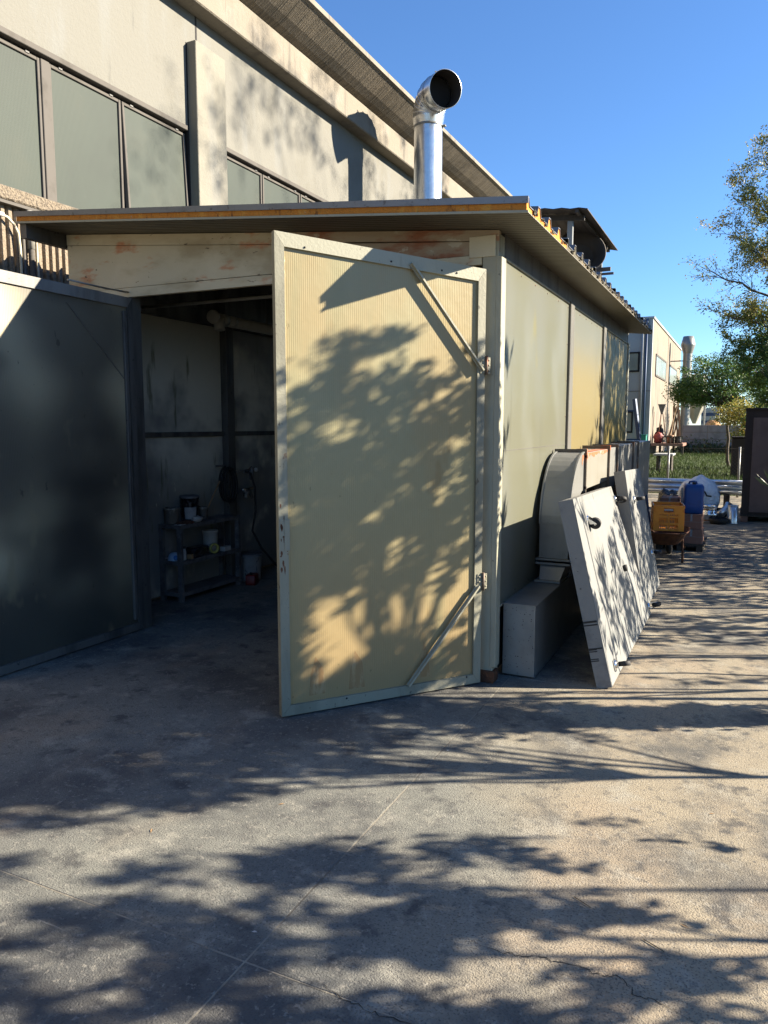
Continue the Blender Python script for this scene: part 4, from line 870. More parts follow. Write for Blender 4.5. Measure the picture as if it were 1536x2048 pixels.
# ================================================================== INSIDE THE SHED
bench = thing('tool_cart', 'grimy three tier steel shelf against the inner wall', 'shelf', (-3.3, 1.22, 0))
BE = lambda n, mb, m, parent=None: wpart(n, mb, m, bench, parent)
bx0, bx1, by0, by1 = -3.415, -3.17, .77, 1.66
for z in (.70, .37, .08):
    BE('shelf_board', MB().box((bx0 + .004, by0 + .004, z - .022), (bx1 - .004, by1 - .004, z), .002), 'benchsteel')
    BE('shelf_edge', MB().box((bx0, by0 - .003, z - .03), (bx1 + .003, by0 + .003, z + .006)).box((bx1 - .003, by0 + .0035, z - .03), (bx1 + .003, by1, z + .006)), 'benchsteel')
for x in (bx0, bx1 - .035):
    for y in (by0, by1 - .035): BE('leg', MB().box((x - .008, y + .004, 0), (x + .036, y + .038, .699)), 'benchsteel')
def pail(name, c, r, h, m, label, cat, handle=True, lid=None, n=24, group=None):
    t = thing(name, label, cat, c, 0, group)
    obj('pail_body', MB().lathe([(0, .002), (r * .84, .002), (r * .86, .01), (r, h - .02), (r * 1.04, h - .018), (r * 1.04, h), (r * .97, h), (r * .84, .02), (0, .02)], (0, 0, 0), n), m, t)
    if handle: obj('wire_handle', MB().tube([(r * 1.03 * math.cos(a), -.02 - r * .25 * math.sin(a), h - .02 - r * .8 * math.sin(a)) for a in np.linspace(0, PI, 14)], .0028, 5), 'winframe', t)
    if lid: obj('lid', MB().lathe([(r * 1.06, -.012), (r * 1.07, .008), (r * .9, .012), (0, .012)], (0, 0, h), n), lid, t)
    return t
ez = .701
pail('paint_tin', (-3.335, .86, ez), .072, .15, 'tin', 'paint splashed tin at the near end of the top shelf', 'tin', False)
t = pail('paint_pail', (-3.31, 1.08, ez), .085, .235, 'blackbag', 'black pail with drip marked label on the top shelf', 'pail', True, 'benchsteel')
obj('drip_label', MB().add([((.0765 + .007 * z) * math.cos(a_), (.0765 + .007 * z) * math.sin(a_), .03 + .11 * z) for z in (0, 1) for a_ in np.linspace(-1.5, -.1, 9)], [(k, k + 1, 10 + k, 9 + k) for k in range(8)], True), 'pailwhite', t)
t = pail('brush_tin', (-3.31, 1.27, ez), .048, .12, 'tin', 'small ribbed tin holding a leaning stick on the top shelf', 'tin', False)
obj('rim_band', MB().lathe([(.049, .10), (.053, .105), (.049, .11)], (0, 0, 0), 20), 'tin', t)
solo('stir_stick', MB().bar((-3.30, 1.27, ez + .03), (-3.22, 1.42, ez + .36), .008, .012), 'wood', 'stirring stick leaning out of the small tin', 'stick', (-3.3, 1.27, ez))
solo('paper_wad', MB().blob((-3.215, 1.06, ez + .028), .04, .06, .03, .35, 3, 2, 18, 12, -.027), 'paper', 'crumpled white paper on the shelf edge before the black pail', 'paper', (-3.215, 1.06, ez))
solo('rag', MB().blob((-3.225, .90, ez + .012), .06, .11, .02, .5, 3, 4, 20, 10, -.011), 'rag', 'brown rag lying on the near end of the top shelf', 'rag', (-3.225, .90, ez))
solo('plastic_plate', MB().lathe([(0, 0), (.05, .0), (.053, .008), (0, .010)], (-3.22, .83, ez), 20), 'whiteplastic', 'flat white plastic disc at the near corner of the top shelf', 'plate', (-3.22, .83, ez))
e2 = .371
mk = thing('face_shield', 'pale blue dust mask shell with round filter on the middle shelf', 'mask', (-3.30, .84, e2))
obj('mask_shell', MB().lathe([(.062, 0), (.06, .025), (.05, .05), (.03, .068), (0, .074)], (0, 0, .001), 22), 'maskblue', mk)
obj('filter_disc', MB().lathe([(.022, 0), (.022, .014), (.014, .018), (0, .018)], (.045, -.035, .03), 18, True, (.6, -.7, .25)), 'maskdisc', mk)
solo('scraper', MB().bar((-3.41, .80, e2 + .012), (-3.36, .82, e2 + .02), .018, .01), 'paper', 'pale scraper handle beside the blue mask shell', 'scraper', (-3.4, .8, e2))
bt = thing('spray_bottle', 'slim white bottle on the middle shelf behind the leg', 'bottle', (-3.22, .88, e2))
obj('bottle_body', MB().lathe([(0, 0), (.017, 0), (.018, .005), (.018, .085), (.008, .10), (.008, .112), (0, .112)], (0, 0, .001), 16), 'whiteplastic', bt)
obj('bottle_cap', MB().lathe([(.011, .108), (.011, .128), (0, .13)], (0, 0, 0), 12), 'tape', bt)
solo('small_box', MB().box((-3.235, .93, e2 + .0005), (-3.19, .97, e2 + .045), .003), 'wood', 'small tan box next to the slim white bottle', 'box', (-3.21, .95, e2))
solo('tool_case', MB().box((-3.33, 1.02, e2 + .0005), (-3.22, 1.24, e2 + .09), .012), 'blackbag', 'black tool case on the middle shelf', 'case', (-3.27, 1.13, e2))
solo('tape_roll', MB().lathe([(.03, -.012), (.05, -.012), (.05, .012), (.03, .012), (.03, -.012)], (-3.205, 1.29, e2 + .051), 22, True, (.9, -.4, 0)), 'yellowplastic', 'yellow tape roll standing on the middle shelf', 'tape', (-3.205, 1.29, e2))
solo('white_carton', MB().box((-3.24, 1.42, e2 + .0005), (-3.18, 1.52, e2 + .045), .003), 'whiteplastic', 'small white carton at the far end of the middle shelf', 'carton', (-3.21, 1.47, e2))
pail('paint_pail', (-3.32, 1.38, e2), .075, .21, 'whiteplastic', 'dusty white pail at the back of the middle shelf', 'pail', False)
pail('paint_pail', (-3.23, 1.90, .0), .125, .27, 'pailwhite', 'white pail with black drips on the shed floor', 'pail', True, 'benchsteel')
rc = thing('fuel_can', 'small dark red can on the floor in front of the dripped pail', 'can', (-3.08, 1.72, 0), R(20))
obj('can_body', loft([(rrect(.05, .07, .015), 0), (rrect(.052, .072, .015), .02), (rrect(.052, .072, .015), .09), (rrect(.042, .06, .015), .105)]), 'redcan', rc)
obj('spout', MB().tube([(0, -.03, .10), (0, -.05, .125)], .012, 8), 'tape', rc)
# hoses and spray guns hung on the wall post
hc = thing('air_hose', 'black air hose looped on the inner wall post', 'hose', (-3.32, 1.75, 1.0))
mb = MB()
for q in range(3): mb.tube([(-3.30 + .02 * q, 1.62 + .10 * math.cos(t) + .012 * q, 1.02 + .17 * math.sin(t) - .01 * q) for t in np.linspace(0, 2 * PI, 26)], .012, 7, False)
wpart('hose_loop', mb, 'rubber', hc)
wpart('hose_drop', MB().tube([(-3.30, 1.94, 1.12), (-3.27, 2.0, 1.10), (-3.25, 2.04, .95), (-3.24, 2.03, .70), (-3.25, 1.98, .50), (-3.22, 2.1, .3), (-3.1, 2.25, .06)], .011, 7), 'rubber', hc)
wpart('hose_hook', MB().bar((-3.42, 1.62, 1.19), (-3.26, 1.62, 1.20), .012, .02), 'winframe', hc)
def spraygun(base, label):
    g = thing('spray_gun', label, 'spray gun', base)
    obj('gun_body', MB().bar((-.01, -.05, 0), (.02, .06, .01), .025, .03, (0, 0, 1), .004), 'chrome', g)
    obj('gun_handle', MB().bar((.0, .03, -.005), (.01, .06, -.10), .022, .028, (0, 1, 0), .004), 'winframe', g)
    obj('gun_cup', MB().lathe([(0, -.075), (.032, -.075), (.034, -.07), (.034, -.005), (.015, .0)], (0, -.03, -.012), 16), 'tin', g)
    obj('gun_nozzle', MB().lathe([(.014, 0), (.016, .02), (.008, .035), (0, .035)], (-.01, -.05, 0), 12, True, (-.1, -1, 0)), 'chrome', g)
    return g
spraygun((-3.325, 2.02, .93), 'spray gun hanging from the regulator beside the wall post')
spraygun((-3.33, 2.72, 1.45), 'spray gun hooked on the wall rail near the open door edge')
rg = thing('air_regulator', 'dark air regulator with gauge on the inner wall', 'regulator', (-3.36, 1.98, 1.12))
obj('pipe_run', MB().tube([(-.06, -.10, 0), (.02, -.10, 0), (.02, .22, .03)], .010, 8), 'tin', rg)
obj('bowl', MB().lathe([(0, -.10), (.022, -.095), (.026, -.02), (.026, .03), (.0, .05)], (.02, .13, 0), 14), 'benchsteel', rg)
obj('gauge', MB().lathe([(.022, 0), (.022, .02), (0, .021)], (.04, .18, .01), 16, True, (1, -.6, 0)), 'whiteplastic', rg)
solo('blue_cloth', MB().blob((-3.34, 2.95, 1.38), .03, .06, .12, .4, 3, 6, 18, 14), 'skyblueplastic', 'blue cloth hanging from the wall rail at the door edge', 'cloth', (-3.34, 2.95, 1.3))
# dust pipe under the ceiling
dp = thing('duct_pipe', 'dusty plastic pipe with round end cap under the shed ceiling', 'pipe', (-3.12, 1.3, 2.56))
DP = lambda n, mb, m: wpart(n, mb, m, dp)
DP('pipe_run', MB().tube([(-3.12, 1.26, 2.575), (-3.12, 5.2, 2.575)], .052, 16), 'pvc')
DP('end_cap', MB().lathe([(.058, 0), (.062, .012), (.062, .03), (.05, .036), (0, .038)], (-3.12, 1.27, 2.59), 22, True, (.25, -1, -.05)), 'pvc')
DP('tee_branch', MB().tube([(-3.10, 1.31, 2.575), (-3.09, 1.31, 2.47)], .05, 16), 'pvc')
DP('coupling', MB().tube([(-3.12, 1.36, 2.575), (-3.12, 1.44, 2.575)], .058, 16).tube([(-3.12, 1.52, 2.575), (-3.12, 1.56, 2.575)], .055, 16), 'pvc')
DP('hanger', MB().box((-3.17, 2.18, 2.52), (-3.165, 2.20, 2.95)).box((-3.17, 4.58, 2.52), (-3.165, 4.60, 2.95)).box((-3.166, 2.18, 2.515), (-3.06, 2.20, 2.522)).box((-3.166, 4.58, 2.515), (-3.06, 4.60, 2.522)), 'winframe')
# dark machinery further in
mc = thing('compressor', 'dark compressor tank deep inside the shed', 'compressor', (-2.75, 2.9, 0))
obj('tank', MB().lathe([(0, -.32), (.12, -.31), (.17, -.24), (.17, .24), (.12, .31), (0, .32)], (0, 0, .25), 22, True, (.3, 1, 0)), 'benchsteel', mc)
obj('motor', MB().box((-.10, -.15, .41), (.10, .12, .58), .012), 'benchsteel', mc)
obj('foot', MB().box((-.14, -.2, 0), (-.08, .2, .12)), 'benchsteel', mc); obj('foot', MB().box((.08, -.2, 0), (.14, .2, .12)), 'benchsteel', mc)
solo('wand', MB().tube([(-3.08, 2.32, .62), (-2.92, 2.42, .02)], .009, 6), 'tin', 'thin metal wand leaning near the dripped pail', 'wand', (-2.92, 2.42, 0))
solo('lying_rod', MB().tube([(-2.872, -.62, 2.585), (-2.868, -.30, 2.580), (-2.872, -.06, 2.588)], .007, 6).tube([(-2.862, -.60, 2.582), (-2.858, -.1, 2.580)], .006, 6), 'galvdull',
     'thin metal rods lying on top of the left door leaf', 'rod', (-2.87, -.3, 2.57))

# ================================================================== FAR BUILDINGS
fb = thing('far_factory', 'distant grey two storey factory block with weathered side wall', 'building', (-7, 45, 0))
FB = lambda n, mb, m, parent=None: wpart(n, mb, m, fb, parent)
FB('wall', MB().box((-14, 36.0, -.05), (-3.05, 36.25, 6.9)), 'farwall')
FB('wall', MB().box((-3.30, 36.25, -.05), (-3.04, 54, 6.88)), 'farwallwarm')
FB('roof', MB().box((-14, 36.25, 6.5), (-3.3, 54, 6.8)), 'farwall')
FB('coping', MB().box((-14.05, 35.95, 6.9), (-2.99, 36.30, 7.0)).box((-3.32, 36.302, 6.885), (-2.98, 54.05, 6.985)), 'farwall')
for (a, b, z0, z1) in ((-4.75, -3.63, 4.28, 5.28), (-4.75, -3.85, 1.2, 2.30)):
    wdw = FB('window', MB().box((a, 35.955, z0), (b, 35.998, z0 + .08)).box((a, 35.955, z1 - .08), (b, 35.998, z1)).box((a, 35.956, z0 + .08), (a + .08, 35.998, z1 - .08)).box((b - .08, 35.956, z0 + .08), (b, 35.998, z1 - .08)), 'black')
    FB('pane', MB().box((a + .07, 35.975, z0 + .07), (b - .07, 35.9985, z1 - .07)), 'farglass', wdw)
for (a, b) in ((37.6, 43.2), (45.2, 50.8)):
    wdw = FB('window', MB().box((-3.036, a, 5.2), (-2.99, b, 5.30)).box((-3.036, a, 4.15), (-2.99, b, 4.24)).box((-3.036, a, 4.24), (-2.995, a + .1, 5.2)).box((-3.036, b - .1, 4.24), (-2.995, b, 5.2)), 'winframe')
    n = 6
    for k in range(n):
        y0_ = a + .1 + (b - a - .2) * k / n; y1_ = a + .1 + (b - a - .2) * (k + 1) / n
        FB('pane', MB().box((-3.038, y0_ + .03, 4.24), (-3.01, y1_ - .03, 5.2)), 'farglass', wdw)
for x, r_ in ((-3.50, .06), (-3.32, .05)): FB('downpipe', MB().tube([(x, 35.90, 6.9), (x, 35.90, 0)], r_, 8), 'bluegrey' if r_ < .055 else 'farwall')
FB('panel_seam', MB().box((-3.0395, 44.2, 0), (-3.03, 44.24, 6.88)).box((-14, 35.985, 3.30), (-3.06, 35.9985, 3.33)), 'winframe')
fc = thing('flue_stack', 'distant metal flue with flared cap behind the far factory', 'chimney', (-2.05, 46, 0))
wpart('pipe', MB().lathe([(.27, 0), (.27, 6.0)], (-2.05, 46, 0), 20), 'galvdull', fc)
wpart('flared_cap', MB().lathe([(.27, 5.95), (.42, 6.45), (.42, 6.5), (.30, 7.0), (.0, 7.02)], (-2.05, 46, 0), 20), 'galvdull', fc)
wpart('bracket', MB().box((-3.03, 45.97, 5.5), (-2.3, 46.03, 5.56)), 'winframe', fc)
# block wall
bw = thing('block_wall', 'low grey concrete block wall behind the meadow', 'wall', (.5, 40, 0))
for r_ in range(4):
    for k in range(8):
        x0 = -1.78 + k * 1.30
        wpart('block', MB().box((x0 + .012, 40, r_ * .40 + .008), (x0 + 1.288, 40.35, r_ * .40 + .392), .015), 'block', bw)
wpart('mortar', MB().box((-1.77, 40.02, 0), (8.6, 40.33, 1.59)), 'rib', bw)
solo('wall_weeds', MB(), 'leafshade', 'dark weeds growing along the foot of the block wall', 'weeds') if False else None
# goods on a platform beside the far factory
pf = thing('loading_platform', 'low platform with dark railing beside the far factory', 'platform', (-2.2, 38, 0))
wpart('deck', MB().box((-3.0, 36.6, .52), (-1.45, 40, .66)), 'card', pf)
for x in (-2.9, -2.2, -1.55): wpart('support', MB().box((x, 36.7, 0), (x + .12, 36.82, .52)).box((x, 39.7, 0), (x + .12, 39.82, .52)), 'pallet', pf)
for k in range(6): wpart('rail_post', MB().box((-2.45 + k * .18, 36.62, .66), (-2.41 + k * .18, 36.66, .98)), 'pallet', pf)
wpart('rail', MB().box((-2.48, 36.6, .98), (-1.45, 36.67, 1.03)), 'pallet', pf)
for k in range(9):
    rn = random.Random(k)
    x = -2.30 + k * .085
    solo('timber_board', MB().bar((x + rn.uniform(-.1, .1), 37.5 + .05 * k, .665), (-2.02 + rn.uniform(-.15, .2), 38.5, 2.3 + rn.uniform(0, .7)), .05, .10), 'wood', 'pale timber board leaning in a bundle beside the far factory', 'board', (x, 37.5, .665), 'timber boards leaning by the far factory')
solo('red_bundle', MB().blob((-2.68, 37.0, .90), .24, .2, .30, .35, 2.4, 8, 20, 14, -.238), 'red', 'faded red bundle on the far platform', 'bundle', (-2.68, 37.0, .66))
dr = thing('drum', 'brown drum standing on the far platform', 'drum', (-2.10, 37.1, .66)); obj('drum_body', MB().lathe([(0, 0), (.16, 0), (.17, .15), (.16, .16), (.17, .30), (.16, .42), (0, .42)], (0, 0, 0), 18), 'copper', dr); obj('hoop', MB().lathe([(.17, .14), (.178, .155), (.17, .17)], (0, 0, 0), 18), 'copper', dr)
dr = thing('drum', 'black drum right of the brown one on the far platform', 'drum', (-1.72, 37.1, .66)); obj('drum_body', MB().lathe([(0, 0), (.17, 0), (.18, .15), (.17, .16), (.18, .28), (.17, .36), (0, .36)], (0, 0, 0), 18), 'rubber', dr); obj('hoop', MB().lathe([(.18, .14), (.188, .155), (.18, .17)], (0, 0, 0), 18), 'rubber', dr)
fr = thing('tripod_hopper', 'small dark hopper on thin legs beside the far factory', 'hopper', (-2.62, 37.6, .66))
obj('hopper_cone', MB().lathe([(.05, 1.5), (.26, 2.0), (.28, 2.02), (.25, 2.0)], (0, 0, 0), 4, False), 'benchsteel', fr)
for k in range(3): obj('leg', MB().tube([(.05 * math.cos(k * 2.1), .05 * math.sin(k * 2.1), 1.55), (.30 * math.cos(k * 2.1), .3 * math.sin(k * 2.1), 0)], .022, 6), 'rust', fr)
solo('scrap_heap', MB().blob((-2.72, 37.9, 1.05), .2, .2, .42, .6, 3.2, 14, 22, 16, -.388), 'rubber', 'dark heap of scrap behind the red bundle', 'scrap', (-2.72, 37.9, .66))
solo('teal_bin', MB().box((-3.46, 35.0, -.02), (-3.06, 35.4, 1.08), .02).box((-3.48, 34.98, 1.081), (-3.04, 35.42, 1.12), .01), 'teal', 'small teal bin at the corner of the far factory', 'bin', (-3.26, 35.2, 0))
tb = thing('stone_table', 'low pale slab table on the meadow', 'table', (-1.03, 22, 0))
wpart('table_top', MB().box((-1.33, 21.7, .60), (-.72, 22.7, .66), .01), 'farwall', tb)
for x in (-1.25, -.85): wpart('leg', MB().box((x, 21.9, -.05), (x + .08, 22.5, .599)), 'pallet', tb)
solo('junction_box', MB().box((1.02, 20, -.05), (1.9, 20.6, 1.22), .02).box((1.0, 19.97, 1.22), (1.92, 20.63, 1.26), .01), 'container', 'dark brown box in the meadow left of the cabinet', 'box', (1.4, 20.3, 0))
hp = thing('grain_hopper', 'distant cream hopper with conical bottom', 'hopper', (-2.0, 55, 0))
wpart('hopper_body', MB().lathe([(.12, 1.7), (.72, 3.0), (.72, 5.2), (.0, 5.3)], (-2.0, 55, 0), 8, False), 'silo', hp)
for sx in (-.65, .65):
    for sy in (-.5, .5): wpart('leg', MB().box((-2.0 + sx - .05, 55 + sy - .05, 0), (-2.0 + sx + .05, 55 + sy + .05, 3.1)), 'farwall', hp)
wpart('band', MB().lathe([(.73, 3.4), (.75, 3.43), (.73, 3.46)], (-2.0, 55, 0), 8, False), 'winframe', hp)
solo('tarpaulin_mound', MB().blob((-.8, 56, 1.0), .75, .6, .92, .1, 1.6, 3, 22, 14, -.99), 'tarp', 'mound under an orange cover behind the block wall', 'mound', (-.8, 56, 0))
sh = thing('blue_white_shed', 'distant small shed with blue and white stripes', 'shed', (-1.3, 60, 0))
wpart('wall', MB().box((-1.8, 60, -.05), (-.5, 62, 2.9)), 'whiteplastic', sh)
for k in range(4): wpart('stripe', MB().box((-1.8, 59.985, .5 + k * .6), (-.5, 59.999, .75 + k * .6)), 'bluegrey', sh)

# ================================================================== FOLIAGE
def leaf_mesh(name, P, material, parent, L=(.05, .08), Wd=(.03, .045), updir=0.0, seed=0, off=(0, 0, 0), D=None):
    """P: n x 3 leaf centres; one bent diamond per leaf"""
    rg = np.random.default_rng(seed); P = np.asarray(P, float); n = len(P)
    d = rg.normal(size=(n, 3)); d[:, 2] += updir * 2.0; d /= np.linalg.norm(d, axis=1)[:, None]
    if D is not None: d = np.asarray(D)
    q = rg.normal(size=(n, 3)); s = np.cross(d, q); s /= np.linalg.norm(s, axis=1)[:, None]
    nn = np.cross(d, s)
    l = rg.uniform(*L, size=(n, 1)); wd = rg.uniform(*Wd, size=(n, 1)); P = P - np.array(off)
    V = np.stack([P - d * l / 2, P + s * wd / 2 + nn * wd * .15, P + d * l / 2, P - s * wd / 2 + nn * wd * .15], 1).reshape(-1, 3)
    me = bpy.data.meshes.new(name); me.vertices.add(4 * n); me.vertices.foreach_set('co', V.ravel())
    me.loops.add(4 * n); me.loops.foreach_set('vertex_index', np.arange(4 * n, dtype=np.int32))
    me.polygons.add(n); me.polygons.foreach_set('loop_start', np.arange(0, 4 * n, 4, dtype=np.int32)); me.polygons.foreach_set('loop_total', np.full(n, 4, dtype=np.int32))
    me.update(); me.validate(); me.materials.append(M[material])
    o = bpy.data.objects.new(name, me); COL.objects.link(o); o.parent = parent; return o
def limb(mb, a, b, r0, r1, rn, sag=.12, n=6, k=6):
    a = Vector(a); b = Vector(b); L = (b - a).length; pts = []; ph = Vector((rn.uniform(-1, 1), rn.uniform(-1, 1), rn.uniform(-.3, 1))) * L * sag
    for i in range(n + 1):
        t = i / n; pts.append(a.lerp(b, t) + ph * math.sin(t * PI) + Vector((rn.uniform(-1, 1), rn.uniform(-1, 1), rn.uniform(-1, 1))) * L * .018 * (1 if 0 < i < n else 0))
    mb.tube(pts, [r0 + (r1 - r0) * i / n for i in range(n + 1)], k, False); return pts
def twigs(mb, leaves, p, d, L, r, depth, rn, dens, spread=.55, leafr=.10):
    e = p + d * L
    pts = limb(mb, p, e, r, r * .55, rn, .10, 4, 4)
    if depth <= 1:
        for q in pts[1:]:
            for _ in range(dens): leaves.append(tuple(q + Vector((rn.gauss(0, 1), rn.gauss(0, 1), rn.gauss(0, 1))) * leafr))
    if depth == 0: return
    for c in range(rn.choice((2, 3, 3))):
        nd = (d + Vector((rn.gauss(0, 1), rn.gauss(0, 1), rn.gauss(.12, .8))) * spread).normalized()
        twigs(mb, leaves, pts[rn.choice((2, 3, 4))], nd, L * rn.uniform(.6, .85), r * .6, depth - 1, rn, dens, spread, leafr)

# far tree with a drooping leafy crown left of the tall one
def leafy_tree(name, label, base, crown, trunk_top, nclump, nleaf, leafmat, seed, L=(.06, .10), Wd=(.03, .05), csz=.28, group=None):
    rn = random.Random(seed); t = thing(name, label, 'tree', base, 0, group); mb = MB()
    limb(mb, base, trunk_top, .06, .04, rn, .05, 6, 8)
    P = []
    for (c, r) in crown:
        for k in range(nclump):
            while True:
                q = Vector((rn.uniform(-1, 1), rn.uniform(-1, 1), rn.uniform(-1, 1)))
                if .25 < q.length < 1: break
            cc = Vector((c[0] + q.x * r[0], c[1] + q.y * r[1], c[2] + q.z * r[2]))
            if k % 3 == 0: limb(mb, Vector(trunk_top).lerp(Vector(c), rn.uniform(0, .6)), cc, .028, .006, rn, .1, 5, 4)
            sz = csz * rn.uniform(.5, 1.3); n_ = int(nleaf * rn.uniform(.4, 1.3))
            for _ in range(n_): P.append((cc.x + rn.gauss(0, sz), cc.y + rn.gauss(0, sz), cc.z + rn.gauss(0, sz * .6)))
    wpart('trunk', mb, 'bark', t)
    leaf_mesh('crown', P, leafmat, t, L, Wd, 0, seed, tuple(base))
    return t
leafy_tree('leafy_tree', 'rounded dark green tree overhanging the block wall', (.9, 26.3, -.05), [((.0, 26, 3.25), (1.15, 1.2, .95)), ((.95, 26, 3.2), (.9, 1.2, 1.0)), ((-.55, 26, 2.8), (.7, .8, .55))], (.8, 26.2, 2.2), 105, 62, 'leafdark', 3, csz=.15)
leafy_tree('leafy_tree', 'low bright yellow green shrub beside the brown cabinet', (1.75, 24.5, -.05), [((1.1, 24.5, 2.0), (.8, .6, .45)), ((1.6, 24.5, 1.4), (.6, .6, .75)), ((1.7, 24.5, .6), (.45, .5, .6))], (1.7, 24.5, 1.2), 50, 60, 'leafyellow', 5, csz=.15)
leafy_tree('leafy_tree', 'dark distant tree between the hopper and the shrub', (-.2, 62, -.05), [((-.1, 62, 2.6), (1.5, 1, 1.6))], (-.2, 62, 1.5), 50, 50, 'leafshade', 6, (.15, .22), (.1, .14), .35)
leafy_tree('leafy_tree', 'wide distant tree filling the gap behind the cabinet', (3.4, 48, -.05), [((3.0, 48, 3.2), (2.6, 1.5, 2.4))], (3.4, 48, 2), 70, 60, 'leafshade', 8, (.12, .2), (.08, .12), .4)
# tall tree reaching in from the right
rn = random.Random(21)
tt = thing('tall_tree', 'tall half bare tree with dark twigs and young yellow leaves at the right edge', 'tree', (3.6, 17.3, -.05))
mb = MB(); P = []
tb_ = Vector((3.6, 17.3, -.05)); fork = Vector((3.1, 17.2, 3.2)); top = Vector((2.6, 17.2, 9.0))
limb(mb, tb_, fork, .20, .15, rn, .04, 6, 10); limb(mb, fork, top, .14, .05, rn, .05, 8, 8)
ends = [((3.0, 17.1, 4.0), (.45, 17.0, 5.45), 3, 3), ((2.95, 17.1, 4.3), (.9, 16.9, 6.3), 3, 6), ((2.9, 17.1, 5.0), (1.15, 17.1, 7.4), 3, 9), ((2.8, 17.2, 6.0), (1.45, 17.2, 8.1), 3, 9), ((3.0, 17.2, 3.6), (.85, 16.9, 4.3), 3, 4), ((3.0, 17.2, 3.3), (1.25, 17.1, 3.5), 3, 10),
        ((2.9, 17.2, 4.6), (1.6, 17.3, 5.6), 3, 8), ((2.9, 17.2, 5.2), (1.7, 16.9, 6.8), 3, 9), ((3.1, 17.2, 3.0), (1.6, 16.9, 2.9), 3, 12), ((2.9, 17.2, 4.0), (1.5, 17.3, 4.4), 3, 9), ((2.7, 17.2, 6.8), (2.2, 17.2, 8.9), 3, 9), ((2.9, 17.2, 4.0), (4.6, 17.6, 6.4), 3, 8), ((2.8, 17.2, 5.5), (4.3, 17.0, 8.0), 3, 8), ((3, 17.2, 3.6), (4.8, 17.0, 4.6), 3, 9)]
for a, b, dep, dens in ends:
    pts = limb(mb, a, b, .045, .012, rn, .08, 8, 6)
    for q in pts[3:]:
        for c in range(3):
            d = ((Vector(b) - Vector(a)).normalized() + Vector((rn.gauss(0, .7), rn.gauss(0, .7), rn.gauss(.1, .6)))).normalized()
            twigs(mb, P, q, d, rn.uniform(.30, .52), .010, dep - 1, rn, max(1, int(dens * .5)), .6, .06)
wpart('trunk', mb, 'bark', tt)
P = np.array(P); sel = P[:, 2] + RNG.normal(size=len(P)) * .5
hi = P[sel > 4.0]; lo = P[sel <= 4.0]
leaf_mesh('crown', hi, 'leafyellow', tt, (.045, .08), (.025, .04), 0, 31, (3.6, 17.3, -.05))
leaf_mesh('lower_crown', lo, 'leafdark', tt, (.05, .09), (.03, .045), 0, 32, (3.6, 17.3, -.05))
# dense lower evergreen under the tall tree
leafy_tree('leafy_tree', 'dense olive green shrub under the tall half bare tree', (2.3, 18.2, -.05), [((2.1, 18.2, 3.0), (.85, .8, .95)), ((2.3, 18.2, 1.7), (.9, .8, 1.0))], (2.3, 18.2, 1.5), 80, 75, 'leafdark', 15, (.05, .09), (.03, .045), .17)

